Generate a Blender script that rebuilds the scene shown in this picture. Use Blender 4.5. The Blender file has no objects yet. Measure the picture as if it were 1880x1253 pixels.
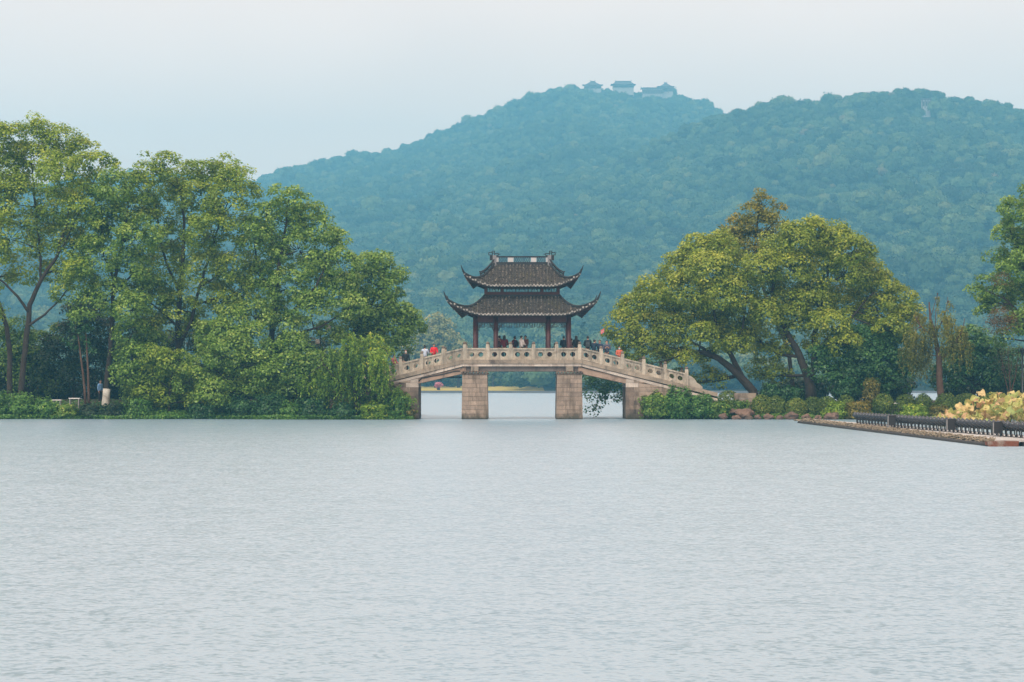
import bpy, bmesh, math, random
import numpy as np
from mathutils import Vector, Matrix
from mathutils import noise as mnoise

R = math.radians
random.seed(7)
rng = np.random.default_rng(11)
SC = bpy.context.scene
COL = SC.collection

# ------------------------------------------------------------------ camera
F = 85.0 / 36.0 * 1880.0          # focal length in photo pixels
CAMH = 2.5                        # metres above the water
YH = 702.0                        # horizon row in the photograph
D = 163.2                         # distance to the bridge's near face
cam_d = bpy.data.cameras.new('camera')
cam = bpy.data.objects.new('camera', cam_d)
COL.objects.link(cam)
cam.location = (0, 0, CAMH)
cam.rotation_euler = (R(90), 0, 0)
cam_d.lens = 85
cam_d.sensor_width = 36
cam_d.shift_y = (YH - 626.5) / 1880.0
cam_d.clip_start = 0.5
cam_d.clip_end = 12000
SC.camera = cam

def P(px, py, d):
    return Vector(((px - 940) * d / F, d, CAMH + (YH - py) * d / F))

# ------------------------------------------------------------------ world / light
SUN_EL, SUN_AZ = R(48), R(208)    # azimuth clockwise from +Y (north): behind the camera, left
world = bpy.data.worlds.new('World')
SC.world = world
world.use_nodes = True
wt = world.node_tree
wt.nodes.clear()
wo = wt.nodes.new('ShaderNodeOutputWorld')
sky = wt.nodes.new('ShaderNodeTexSky')
sky.sky_type = 'NISHITA'
sky.sun_disc = False
sky.sun_elevation = SUN_EL
sky.sun_rotation = SUN_AZ
bg1 = wt.nodes.new('ShaderNodeBackground')
bg1.inputs['Strength'].default_value = 0.1
wt.links.new(sky.outputs['Color'], bg1.inputs['Color'])
bg2 = wt.nodes.new('ShaderNodeBackground')           # closed cloud deck
bg2.inputs['Strength'].default_value = 1.0
wtc = wt.nodes.new('ShaderNodeTexCoord')
wmp = wt.nodes.new('ShaderNodeMapping')
wmp.inputs['Scale'].default_value = (2.2, 2.2, 5.0)
wns = wt.nodes.new('ShaderNodeTexNoise')
wns.inputs['Scale'].default_value = 2.2
wns.inputs['Detail'].default_value = 3
wrp = wt.nodes.new('ShaderNodeValToRGB')
wrp.color_ramp.elements[0].position = 0.25
wrp.color_ramp.elements[0].color = (1.15, 0.80, 0.62, 1)
wrp.color_ramp.elements[1].position = 0.75
wrp.color_ramp.elements[1].color = (1.31, 0.915, 0.71, 1)
wt.links.new(wtc.outputs['Generated'], wmp.inputs['Vector'])
wt.links.new(wmp.outputs['Vector'], wns.inputs['Vector'])
wt.links.new(wns.outputs['Fac'], wrp.inputs['Fac'])
wt.links.new(wrp.outputs['Color'], bg2.inputs['Color'])
wmx = wt.nodes.new('ShaderNodeMixShader')
wmx.inputs['Fac'].default_value = 0.9
wt.links.new(bg1.outputs[0], wmx.inputs[1])
wt.links.new(bg2.outputs[0], wmx.inputs[2])
wt.links.new(wmx.outputs[0], wo.inputs['Surface'])

sun_d = bpy.data.lights.new('sun', 'SUN')
sun_d.energy = 1.5
sun_d.angle = R(12)
sun_d.color = (1.0, 0.95, 0.86)
sun = bpy.data.objects.new('sun', sun_d)
COL.objects.link(sun)
sdir = Vector((math.sin(SUN_AZ) * math.cos(SUN_EL), math.cos(SUN_AZ) * math.cos(SUN_EL), math.sin(SUN_EL)))
sun.rotation_euler = (-sdir).to_track_quat('-Z', 'Y').to_euler()

SC.view_settings.view_transform = 'Standard'
SC.view_settings.look = 'None'
SC.view_settings.exposure = 0.60
SC.view_settings.gamma = 1.0
SC.render.engine = 'CYCLES'
cy = SC.cycles
cy.use_denoising = True
try:
    cy.denoiser = 'OPENIMAGEDENOISE'
except Exception:
    pass
cy.max_bounces = 6
cy.diffuse_bounces = 3
cy.glossy_bounces = 3
cy.transmission_bounces = 3
cy.transparent_max_bounces = 8
cy.volume_bounces = 2
cy.caustics_reflective = False
cy.caustics_refractive = False
cy.sample_clamp_indirect = 6.0

# ------------------------------------------------------------------ helpers: materials
def nmat(name):
    m = bpy.data.materials.new(name)
    m.use_nodes = True
    nt = m.node_tree
    nt.nodes.clear()
    out = nt.nodes.new('ShaderNodeOutputMaterial')
    b = nt.nodes.new('ShaderNodeBsdfPrincipled')
    nt.links.new(b.outputs[0], out.inputs['Surface'])
    return m, nt, b, out

def ramp(nt, fac, stops):
    r = nt.nodes.new('ShaderNodeValToRGB')
    e = r.color_ramp.elements
    while len(e) < len(stops):
        e.new(0.5)
    for i, (p, c) in enumerate(stops):
        e[i].position = p
        e[i].color = (c[0], c[1], c[2], 1)
    nt.links.new(fac, r.inputs['Fac'])
    return r.outputs['Color']

def noise_tex(nt, scale, detail=4, rough=0.55, vec=None, dist=0.0):
    n = nt.nodes.new('ShaderNodeTexNoise')
    n.inputs['Scale'].default_value = scale
    n.inputs['Detail'].default_value = detail
    n.inputs['Roughness'].default_value = rough
    n.inputs['Distortion'].default_value = dist
    if vec is not None:
        nt.links.new(vec, n.inputs['Vector'])
    return n

def worldpos(nt, scale=(1, 1, 1)):
    g = nt.nodes.new('ShaderNodeNewGeometry')
    m = nt.nodes.new('ShaderNodeMapping')
    m.inputs['Scale'].default_value = scale
    nt.links.new(g.outputs['Position'], m.inputs['Vector'])
    return m.outputs['Vector']

def mixc(nt, fac, a, b, mode='MIX'):
    m = nt.nodes.new('ShaderNodeMix')
    m.data_type = 'RGBA'
    m.blend_type = mode
    for s, v in ((0, fac), (6, a), (7, b)):
        if hasattr(v, 'links') or hasattr(v, 'is_linked'):
            nt.links.new(v, m.inputs[s])
        elif s == 0:
            m.inputs[0].default_value = v
        else:
            m.inputs[s].default_value = (v[0], v[1], v[2], 1)
    return m.outputs[2]

def bump(nt, b, h, strength=0.3, dist=0.02):
    bn = nt.nodes.new('ShaderNodeBump')
    bn.inputs['Strength'].default_value = strength
    bn.inputs['Distance'].default_value = dist
    nt.links.new(h, bn.inputs['Height'])
    nt.links.new(bn.outputs['Normal'], b.inputs['Normal'])

def mottled(name, c1, c2, scale=3.0, rough=0.8, c3=None, bs=0.25, bd=0.02, fine=22.0, streak=None, spec=0.3, rand=0.0, sr=(0.54, 0.72)):
    m, nt, b, out = nmat(name)
    v = worldpos(nt)
    n1 = noise_tex(nt, scale, 5, 0.6, v)
    col = ramp(nt, n1.outputs['Fac'], [(0.3, c1), (0.7, c2)])
    if c3 is not None:
        n2 = noise_tex(nt, scale * 0.45, 6, 0.7, v, 0.6)
        f = ramp(nt, n2.outputs['Fac'], [(0.52, (0, 0, 0)), (0.68, (1, 1, 1))])
        col = mixc(nt, f, col, c3)
    if streak is not None:
        vs = worldpos(nt, (1.0, 1.0, 0.16))
        n3 = noise_tex(nt, 3.2, 5, 0.7, vs)
        f = ramp(nt, n3.outputs['Fac'], [(sr[0], (0, 0, 0)), (sr[1], (0.85, 0.85, 0.85))])
        col = mixc(nt, f, col, streak)
    n4 = noise_tex(nt, fine, 4, 0.7, v)
    g = ramp(nt, n4.outputs['Fac'], [(0.25, (0.72, 0.72, 0.72)), (0.75, (1.22, 1.22, 1.22))])
    col = mixc(nt, 1.0, col, g, 'MULTIPLY')
    if rand > 0:
        oi = nt.nodes.new('ShaderNodeObjectInfo')
        g2 = ramp(nt, oi.outputs['Random'], [(0, (1 - rand, 1 - rand, 1 - rand)), (1, (1 + rand, 1 + rand * 0.9, 1 + rand * 0.8))])
        col = mixc(nt, 1.0, col, g2, 'MULTIPLY')
    nt.links.new(col, b.inputs['Base Color'])
    b.inputs['Roughness'].default_value = rough
    b.inputs['Specular IOR Level'].default_value = spec
    bump(nt, b, n4.outputs['Fac'], bs, bd)
    return m

def plain(name, c, rough=0.6, metal=0.0, var=0.12, scale=6.0):
    m, nt, b, out = nmat(name)
    n = noise_tex(nt, scale, 3, 0.6, worldpos(nt))
    lo = [x * (1 - var) for x in c]
    hi = [x * (1 + var) for x in c]
    nt.links.new(ramp(nt, n.outputs['Fac'], [(0.3, lo), (0.7, hi)]), b.inputs['Base Color'])
    b.inputs['Roughness'].default_value = rough
    b.inputs['Metallic'].default_value = metal
    return m

def leafmat(name, stops, trans=0.3, rough=0.48, attr='tint', instancer=False):
    m, nt, b, out = nmat(name)
    a = nt.nodes.new('ShaderNodeAttribute')
    a.attribute_name = attr
    if instancer:
        a.attribute_type = 'INSTANCER'
    col = ramp(nt, a.outputs['Fac'], stops)
    n = noise_tex(nt, 0.55, 2, 0.5, worldpos(nt))
    g = ramp(nt, n.outputs['Fac'], [(0.3, (0.86, 0.88, 0.9)), (0.7, (1.12, 1.1, 1.05))])
    col = mixc(nt, 1.0, col, g, 'MULTIPLY')
    nt.links.new(col, b.inputs['Base Color'])
    b.inputs['Roughness'].default_value = rough
    b.inputs['Specular IOR Level'].default_value = 0.35
    if trans > 0:
        t = nt.nodes.new('ShaderNodeBsdfTranslucent')
        nt.links.new(mixc(nt, 1.0, col, (1.15, 1.2, 0.6), 'MULTIPLY'), t.inputs['Color'])
        mx = nt.nodes.new('ShaderNodeMixShader')
        mx.inputs['Fac'].default_value = trans
        nt.links.new(b.outputs[0], mx.inputs[1])
        nt.links.new(t.outputs[0], mx.inputs[2])
        nt.links.new(mx.outputs[0], out.inputs['Surface'])
    return m

# ------------------------------------------------------------------ helpers: objects
def tag(o, label=None, cat=None, group=None, kind=None):
    if label: o['label'] = label
    if cat: o['category'] = cat
    if group: o['group'] = group
    if kind: o['kind'] = kind
    return o

def empty(name, loc=(0, 0, 0), rz=0.0):
    o = bpy.data.objects.new(name, None)
    o.empty_display_size = 0.3
    COL.objects.link(o)
    o.location = loc
    o.rotation_euler = (0, 0, rz)
    return o

def link(name, mesh, parent=None, mat=None):
    o = bpy.data.objects.new(name, mesh)
    COL.objects.link(o)
    if mat is not None and not mesh.materials:
        mesh.materials.append(mat)
    if parent is not None:
        o.parent = parent
        o.matrix_parent_inverse = Matrix.Identity(4)
    return o

class MB:
    """collects verts / faces; build() makes one mesh object. Coordinates are in the parent's frame."""
    def __init__(s):
        s.v, s.f, s.sm = [], [], []
    def add(s, vs, fs, smooth=False):
        o = len(s.v)
        s.v += [tuple(x) for x in vs]
        s.f += [tuple(i + o for i in f) for f in fs]
        s.sm += [smooth] * len(fs)
        return s
    def box(s, x0, x1, y0, y1, z0, z1, shear=0.0, xs=0.0):
        k = lambda x: shear * (x - xs)
        vs = [(x0, y0, z0 + k(x0)), (x1, y0, z0 + k(x1)), (x1, y1, z0 + k(x1)), (x0, y1, z0 + k(x0)),
              (x0, y0, z1 + k(x0)), (x1, y0, z1 + k(x1)), (x1, y1, z1 + k(x1)), (x0, y1, z1 + k(x0))]
        return s.add(vs, [(3, 2, 1, 0), (4, 5, 6, 7), (0, 1, 5, 4), (1, 2, 6, 5), (2, 3, 7, 6), (3, 0, 4, 7)])
    def hexa(s, vs):
        return s.add(vs, [(3, 2, 1, 0), (4, 5, 6, 7), (0, 1, 5, 4), (1, 2, 6, 5), (2, 3, 7, 6), (3, 0, 4, 7)])
    def bar(s, a, b, w, h=None):
        a, b = Vector(a), Vector(b)
        h = h or w
        t = (b - a).normalized()
        up = Vector((0, 0, 1)) if abs(t.z) < 0.95 else Vector((0, 1, 0))
        n = t.cross(up).normalized() * (w / 2)
        u = n.cross(t).normalized() * (h / 2)
        vs = [a - n - u, a + n - u, a + n + u, a - n + u, b - n - u, b + n - u, b + n + u, b - n + u]
        return s.add(vs, [(3, 2, 1, 0), (4, 5, 6, 7), (0, 1, 5, 4), (1, 2, 6, 5), (2, 3, 7, 6), (3, 0, 4, 7)])
    def tube(s, pts, rad, n=8, cap=True, smooth=True):
        pts = [Vector(p) for p in pts]
        if not hasattr(rad, '__len__'):
            rad = [rad] * len(pts)
        vs, fs = [], []
        ref = None
        for i, p in enumerate(pts):
            t = (pts[min(i + 1, len(pts) - 1)] - pts[max(i - 1, 0)])
            t = t.normalized() if t.length > 1e-9 else Vector((0, 0, 1))
            if ref is None:
                ref = Vector((1, 0, 0)) if abs(t.x) < 0.8 else Vector((0, 1, 0))
            a = (ref - t * ref.dot(t)).normalized()
            ref = a
            b = t.cross(a)
            for k in range(n):
                an = 2 * math.pi * k / n
                vs.append(p + (a * math.cos(an) + b * math.sin(an)) * rad[i])
        for i in range(len(pts) - 1):
            for k in range(n):
                k2 = (k + 1) % n
                fs.append((i * n + k, i * n + k2, (i + 1) * n + k2, (i + 1) * n + k))
        if cap:
            fs.append(tuple(range(n - 1, -1, -1)))
            fs.append(tuple((len(pts) - 1) * n + k for k in range(n)))
        return s.add(vs, fs, smooth)
    def lathe(s, c, prof, n=12, smooth=True):
        c = Vector(c)
        return s.tube([c + Vector((0, 0, z)) for r, z in prof], [max(r, 1e-4) for r, z in prof], n, True, smooth)
    def mesh(s, name, mat=None):
        m = bpy.data.meshes.new(name)
        m.from_pydata(s.v, [], s.f)
        m.polygons.foreach_set('use_smooth', s.sm)
        if mat is not None:
            m.materials.append(mat)
        m.update()
        return m
    def build(s, name, mat, parent=None):
        return link(name, s.mesh(name, mat), parent)

def quads_mesh(name, verts, tint, mat):
    """verts (N,4,3) numpy, tint (N,) -> one mesh of loose quads with a face attribute"""
    n = len(verts)
    m = bpy.data.meshes.new(name)
    m.vertices.add(n * 4)
    m.vertices.foreach_set('co', np.asarray(verts, dtype=np.float32).ravel())
    m.loops.add(n * 4)
    m.loops.foreach_set('vertex_index', np.arange(n * 4, dtype=np.int32))
    m.polygons.add(n)
    m.polygons.foreach_set('loop_start', np.arange(0, n * 4, 4, dtype=np.int32))
    m.polygons.foreach_set('loop_total', np.full(n, 4, dtype=np.int32))
    at = m.attributes.new('tint', 'FLOAT', 'FACE')
    at.data.foreach_set('value', np.asarray(tint, dtype=np.float32))
    m.materials.append(mat)
    m.update(calc_edges=True)
    return m

def unit(v):
    return v / np.maximum(np.linalg.norm(v, axis=-1, keepdims=True), 1e-9)

def leaf_quads(c, n, ln, asp, tdir=None, bend=0.18):
    """diamond leaves: centre c (N,3), normal n (N,3), length ln (N,), width ratio asp"""
    N = len(c)
    r = rng.normal(size=(N, 3)) if tdir is None else tdir
    t = unit(r - n * np.sum(r * n, axis=1, keepdims=True))
    b = np.cross(n, t)
    L = ln[:, None] * 0.5
    W = L * asp
    q = np.stack([c - t * L - n * L * bend, c + b * W, c + t * L - n * L * bend, c - b * W], axis=1)
    return q

def rand_dirs(n):
    return unit(rng.normal(size=(n, 3)))

# ================================================================== SETTING
# ---- lake
def make_water():
    m, nt, b, out = nmat('lake_water')
    g = nt.nodes.new('ShaderNodeNewGeometry')
    def slope(scale, k, sx=1.0, detail=2):
        mp = nt.nodes.new('ShaderNodeMapping')
        mp.inputs['Scale'].default_value = (scale * sx, scale, scale)
        nt.links.new(g.outputs['Position'], mp.inputs['Vector'])
        n = noise_tex(nt, 1.0, detail, 0.55, mp.outputs['Vector'], 0.3)
        s = nt.nodes.new('ShaderNodeVectorMath'); s.operation = 'SUBTRACT'
        s.inputs[1].default_value = (0.5, 0.5, 0.5)
        nt.links.new(n.outputs['Color'], s.inputs[0])
        q = nt.nodes.new('ShaderNodeVectorMath'); q.operation = 'MULTIPLY'
        q.inputs[1].default_value = (k * 0.6, k, 0)
        nt.links.new(s.outputs[0], q.inputs[0])
        return q.outputs[0]
    def addv(a, c):
        q = nt.nodes.new('ShaderNodeVectorMath'); q.operation = 'ADD'
        nt.links.new(a, q.inputs[0])
        if isinstance(c, tuple): q.inputs[1].default_value = c
        else: nt.links.new(c, q.inputs[1])
        return q.outputs[0]
    v = addv(addv(slope(13.0, WK1, 0.9, 3), slope(4.2, WK2, 0.8)), slope(0.8, 0.10, 0.6))
    # wind patches make the ripples steeper or calmer
    pn = noise_tex(nt, 0.035, 3, 0.6, worldpos(nt, (0.5, 1.0, 1.0)))
    pr = ramp(nt, pn.outputs['Fac'], [(0.3, (0.75, 0.75, 0.75)), (0.7, (1.15, 1.15, 1.15))])
    q = nt.nodes.new('ShaderNodeVectorMath'); q.operation = 'MULTIPLY'
    nt.links.new(v, q.inputs[0]); nt.links.new(pr, q.inputs[1])
    v = addv(q.outputs[0], (0, -0.06, 1.0))
    nn = nt.nodes.new('ShaderNodeVectorMath'); nn.operation = 'NORMALIZE'
    nt.links.new(v, nn.inputs[0])
    nt.links.new(nn.outputs[0], b.inputs['Normal'])
    b.inputs['Base Color'].default_value = (0.24, 0.36, 0.45, 1)
    b.inputs['Roughness'].default_value = 0.25
    b.inputs['IOR'].default_value = 1.33
    b.inputs['Specular IOR Level'].default_value = 0.5
    mb = MB()
    mb.add([(-1500, -60, 0), (1500, -60, 0), (1500, 640, 0), (-1500, 640, 0)], [(0, 1, 2, 3)])
    o = mb.build('lake', m)
    tag(o, 'wide grey lake with small wind ripples', 'lake', kind='structure')
WK1, WK2 = 0.80, 0.30
make_water()

# ---- hills beyond the far shore (height field of two ridges)
def ridge(d, pts, tree=12.5):
    xs = np.array([(p[0] - 940) * d / F for p in pts])
    zs = np.array([CAMH + (YH - p[1]) * d / F - tree for p in pts])
    return d, xs, zs
RIDGES = [
    ridge(3000, [(-900, 420), (-300, 380), (0, 352), (231, 322), (400, 328), (470, 332), (520, 320), (560, 310), (620, 297), (700, 286), (745, 268),
                 (800, 247), (850, 227), (900, 207), (960, 183), (1000, 171), (1040, 163), (1070, 160), (1110, 164), (1150, 164), (1200, 173), (1240, 170),
                 (1265, 182), (1290, 192), (1320, 214), (1400, 260), (1500, 300), (1700, 330), (2200, 400), (2800, 450)], 7.5),
    ridge(2050, [(-900, 640), (200, 640), (400, 600), (600, 545), (800, 455), (900, 402), (1000, 350), (1100, 303), (1200, 260), (1260, 236), (1310, 212), (1350, 202), (1400, 189),
                 (1440, 182), (1500, 181), (1560, 170), (1590, 158), (1640, 155), (1680, 155), (1710, 162), (1740, 177), (1780, 183), (1810, 186), (1850, 193),
                 (1880, 207), (1950, 235), (2100, 290), (2500, 380), (3000, 450)]),
    ridge(1400, [(-900, 560), (0, 600), (500, 615), (760, 618), (900, 622), (1000, 615), (1100, 600), (1400, 585), (1700, 560), (1900, 545), (2400, 520), (3000, 500)]),
]
FAR = 558.0
def smooth01(t):
    t = np.clip(t, 0, 1)
    return t * t * (3 - 2 * t)
def vnoise(x, y, s, seed=0.0):
    return (np.sin(x / s * 2.1 + seed + 1.3 * np.sin(y / s * 1.3 + seed)) + np.sin(y / s * 1.7 + 2.0 * seed + 1.1 * np.sin(x / s * 0.9 - seed))) * 0.5
def terrain(x, y):
    x = np.asarray(x, dtype=float); y = np.asarray(y, dtype=float)
    z = 0.45 + 1.0 * smooth01((y - FAR) / 50.0)
    for k, (d, xs, zs) in enumerate(RIDGES):
        h = np.interp(x, xs, zs)
        t = (y - (FAR + 220)) / (d - FAR - 220)
        up = np.clip(t, 0, 1)
        prof = 0.5 * up + 0.5 * up ** 1.8
        back = 1 - 0.8 * smooth01((y - d) / 650.0)
        und = vnoise(x, y, 84.0, k * 2.0) * 9.5 + vnoise(x, y, 36.0, k + 5.0) * 4.0
        und = und * np.clip(up * 4 * (1.0 - 0.92 * smooth01((up - 0.8) / 0.2)), 0, 1)
        z = np.maximum(z, h * prof * back + und)
    return z
TOWER_D = 2000.0
for _d in range(1200, 2050, 4):                # the spot below the crest where the viewing tower stands
    if (float(terrain((1700 - 940) * _d / F, _d)) - CAMH) / _d * F > YH - 214:
        TOWER_D = float(_d); break
def make_hills():
    xs = np.linspace(-1200, 1200, 191); ys = np.concatenate([np.linspace(FAR, 700, 25), np.linspace(712, 3600, 205)])
    X, Y = np.meshgrid(xs, ys)
    Z = terrain(X, Y)
    Z[0, :] = -0.5
    nx, ny = len(xs), len(ys)
    vs = np.stack([X, Y, Z], -1).reshape(-1, 3)
    fs = [(j * nx + i, j * nx + i + 1, (j + 1) * nx + i + 1, (j + 1) * nx + i) for j in range(ny - 1) for i in range(nx - 1)]
    me = bpy.data.meshes.new('hills')
    me.from_pydata(vs.tolist(), [], fs)
    me.polygons.foreach_set('use_smooth', [True] * len(fs))
    o = link('hills', me, None, mottled('hill_soil', (0.03, 0.05, 0.02), (0.05, 0.08, 0.03), 0.02, 0.95))
    tag(o, 'two wooded hills rising beyond the far shore of the lake', 'hills', kind='structure')
make_hills()

# ---- forest covering the hills: reads as one mass
def crown_proto(name, seed, mat, conic=False):
    r = np.random.default_rng(seed)
    bm = bmesh.new()
    bmesh.ops.create_icosphere(bm, subdivisions=3, radius=1.0)
    lob = unit(r.normal(size=(9, 3))); lob[:, 2] = np.abs(lob[:, 2]) * 0.9
    lob = unit(lob)
    off = r.uniform(0, 50)
    for v in bm.verts:
        n = v.co.normalized()
        a = np.array(n)
        g = max(0.0, float(np.max(lob @ a)) - 0.7) / 0.3
        k = 0.66 + 0.26 * g + 0.26 * mnoise.noise(n * 2.6 + Vector((off, 0, 0))) + 0.16 * mnoise.noise(n * 6.0 + Vector((0, off, 0)))
        co = n * k
        if conic:
            co.z = co.z * 1.6 + 0.3
            w = max(0.12, 1.0 - max(0, co.z) / 1.9)
            co.x *= w; co.y *= w
        else:
            co.z *= 0.85 if co.z > 0 else 0.75
        v.co = co
    # ragged leaf clumps on the outside
    base = [(v.co.copy(), v.normal.copy()) for v in bm.verts]
    for i in range(800):
        c, n = base[r.integers(len(base))]
        if n.z < -0.4:
            continue
        d = Vector(r.normal(size=3)).normalized()
        t = (d - n * d.dot(n)).normalized()
        nn = (n + Vector(r.normal(size=3)) * 0.5).normalized()
        b = nn.cross(t)
        s = r.uniform(0.06, 0.15)
        p = c + n * r.uniform(0.0, 0.16)
        vv = [bm.verts.new(p - t * s), bm.verts.new(p + b * s * 0.7), bm.verts.new(p + t * s), bm.verts.new(p - b * s * 0.7)]
        bm.faces.new(vv)
    me = bpy.data.meshes.new(name)
    bm.to_mesh(me); bm.free()
    me.materials.append(mat)
    return me

def scatter(name, pts, scl, rot, idx, tone, protos, mats_tone='tone'):
    me = bpy.data.meshes.new(name)
    me.vertices.add(len(pts))
    me.vertices.foreach_set('co', np.asarray(pts, np.float32).ravel())
    a = me.attributes.new('scl', 'FLOAT_VECTOR', 'POINT'); a.data.foreach_set('vector', np.asarray(scl, np.float32).ravel())
    a = me.attributes.new('rotz', 'FLOAT_VECTOR', 'POINT'); a.data.foreach_set('vector', np.asarray(rot, np.float32).ravel())
    a = me.attributes.new('pick', 'INT', 'POINT'); a.data.foreach_set('value', np.asarray(idx, np.int32))
    a = me.attributes.new('tone', 'FLOAT', 'POINT'); a.data.foreach_set('value', np.asarray(tone, np.float32))
    o = link(name, me)
    c = bpy.data.collections.new(name + '_kinds')
    for k, pm in enumerate(protos):
        c.objects.link(bpy.data.objects.new('crown_kind_%d' % k, pm))
    ng = bpy.data.node_groups.new(name, 'GeometryNodeTree')
    ng.interface.new_socket('Geometry', in_out='INPUT', socket_type='NodeSocketGeometry')
    ng.interface.new_socket('Geometry', in_out='OUTPUT', socket_type='NodeSocketGeometry')
    gi = ng.nodes.new('NodeGroupInput'); go = ng.nodes.new('NodeGroupOutput')
    ip = ng.nodes.new('GeometryNodeInstanceOnPoints')
    ci = ng.nodes.new('GeometryNodeCollectionInfo')
    ci.inputs['Collection'].default_value = c
    ci.inputs['Separate Children'].default_value = True
    ci.inputs['Reset Children'].default_value = True
    def attr(nm, ty):
        n = ng.nodes.new('GeometryNodeInputNamedAttribute')
        n.data_type = ty
        n.inputs['Name'].default_value = nm
        return n.outputs['Attribute']
    ng.links.new(gi.outputs[0], ip.inputs['Points'])
    ng.links.new(ci.outputs[0], ip.inputs['Instance'])
    ip.inputs['Pick Instance'].default_value = True
    ng.links.new(attr('pick', 'INT'), ip.inputs['Instance Index'])
    e2r = ng.nodes.new('FunctionNodeEulerToRotation')
    ng.links.new(attr('rotz', 'FLOAT_VECTOR'), e2r.inputs[0])
    ng.links.new(e2r.outputs[0], ip.inputs['Rotation'])
    ng.links.new(attr('scl', 'FLOAT_VECTOR'), ip.inputs['Scale'])
    ng.links.new(ip.outputs[0], go.inputs[0])
    md = o.modifiers.new('trees', 'NODES')
    md.node_group = ng
    return o

HILL_LEAF = leafmat('hill_foliage', [(0.0, (0.016, 0.048, 0.026)), (0.45, (0.045, 0.105, 0.045)), (0.8, (0.115, 0.185, 0.065)), (0.93, (0.16, 0.20, 0.075)), (1.0, (0.20, 0.14, 0.08))],
                    trans=0.0, rough=0.7, attr='tone', instancer=True)
def make_forest():
    protos = [crown_proto('forest_crown', 20 + k, HILL_LEAF, conic=(k == 6)) for k in range(7)]
    xs, ys = [], []
    y = FAR + 9
    while y < 3070:
        sp = 4.6 if y < 800 else (5.6 if y < 1500 else 6.6)
        half = 0.225 * y + 70
        n = int(2 * half / sp)
        x = -half + (np.arange(n) + rng.uniform(-0.45, 0.45, n)) * sp
        yy = y + rng.uniform(-0.45, 0.45, n) * sp
        xs.append(x); ys.append(yy)
        y += sp
    x = np.concatenate(xs); y = np.concatenate(ys)
    z = terrain(x, y)
    # keep slopes that face the lake and the crest line; drop what lies behind the crests
    zf = terrain(x, y - 6)
    bumpz = vnoise(x, y, 14.0, 3.0)
    vis = (z - zf > -2.2)
    # lawn and landing by the far shore between the bridge's piers
    px = 940 + x / y * F
    lawn = (px > 600) & (px < 945 + 10 * np.sin(y))
    vis &= ~((y < FAR + 44) & lawn)
    ztop = z + 11.0
    for p0, p1, yy0, yb in ((1068, 1110, 2700, 149), (1112, 1175, 2700, 153), (1174, 1242, 2700, 161)):
        line = CAMH + (YH - yb) * y / F
        vis &= ~((px > p0) & (px < p1) & (y > yy0) & (y < (2004 if yy0 < 2000 else 4000)) & (ztop > line) & ((rng.random(len(y)) > 0.2) | (y > yy0 + 200)))
    vis &= ~((px > 1688) & (px < 1712) & (y > TOWER_D - 60) & (y < TOWER_D + 9))
    x, y, z = x[vis], y[vis], z[vis]
    n = len(x)
    s = np.clip(3.1 * np.exp(rng.normal(0, 0.27, n)), 1.8, 6.0) * (1 + 0.18 * np.clip((y - 700) / 900, 0, 1)) * (1 + 0.22 * vnoise(x, y, 19.0, 1.0))
    big = rng.random(n) < 0.06
    s[big] *= 1.4
    s = np.where(y < 700, s * rng.uniform(0.6, 0.95, n), s)
    sc = np.stack([s, s, s * rng.uniform(0.85, 1.3, n)], -1)
    idx = rng.integers(0, 6, n)
    idx[(rng.random(n) < 0.03) & (y < 900)] = 6
    tone = np.clip(0.46 + 0.16 * vnoise(x, y, 45.0, 9.0) + 0.14 * vnoise(x, y, 17.0, 6.0) + rng.normal(0, 0.21, n), 0.0, 0.90)
    au = (rng.random(n) < 0.006) & (y > 1600)
    tone[au] = rng.uniform(0.93, 1.0, au.sum())
    pts = np.stack([x, y, z + s * 0.75 + rng.uniform(-0.5, 3.2, n) * np.clip((y - 560) / 200, 0.2, 1) + np.clip((y - 700) / 300, 0, 1) * (2.2 * vnoise(x, y, 12.0, 4.0) + 1.6 * vnoise(x, y, 6.5, 2.0))], -1)
    rot = np.stack([np.zeros(n), np.zeros(n), rng.uniform(0, 6.28, n)], -1)
    o = scatter('hill_forest', pts, sc, rot, idx, tone, protos)
    tag(o, 'dense mixed wood covering both hazy blue hills', 'forest', kind='stuff')
make_forest()

# ---- air
def make_haze():
    m = bpy.data.materials.new('haze_air')
    m.use_nodes = True
    nt = m.node_tree
    nt.nodes.clear()
    out = nt.nodes.new('ShaderNodeOutputMaterial')
    v = nt.nodes.new('ShaderNodeVolumePrincipled')
    v.inputs['Color'].default_value = HAZE_COL
    v.inputs['Density'].default_value = HAZE_DEN
    v.inputs['Anisotropy'].default_value = 0.0
    nt.links.new(v.outputs[0], out.inputs['Volume'])
    mb = MB().box(-1700, 1700, -100, 3750, -1.5, 402)
    o = mb.build('haze', m)
    tag(o, 'thin blue haze lying over the lake and hills', 'haze', kind='stuff')
HAZE_COL = (0.22, 0.67, 1.0, 1)
HAZE_DEN = 0.00037
make_haze()

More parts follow.
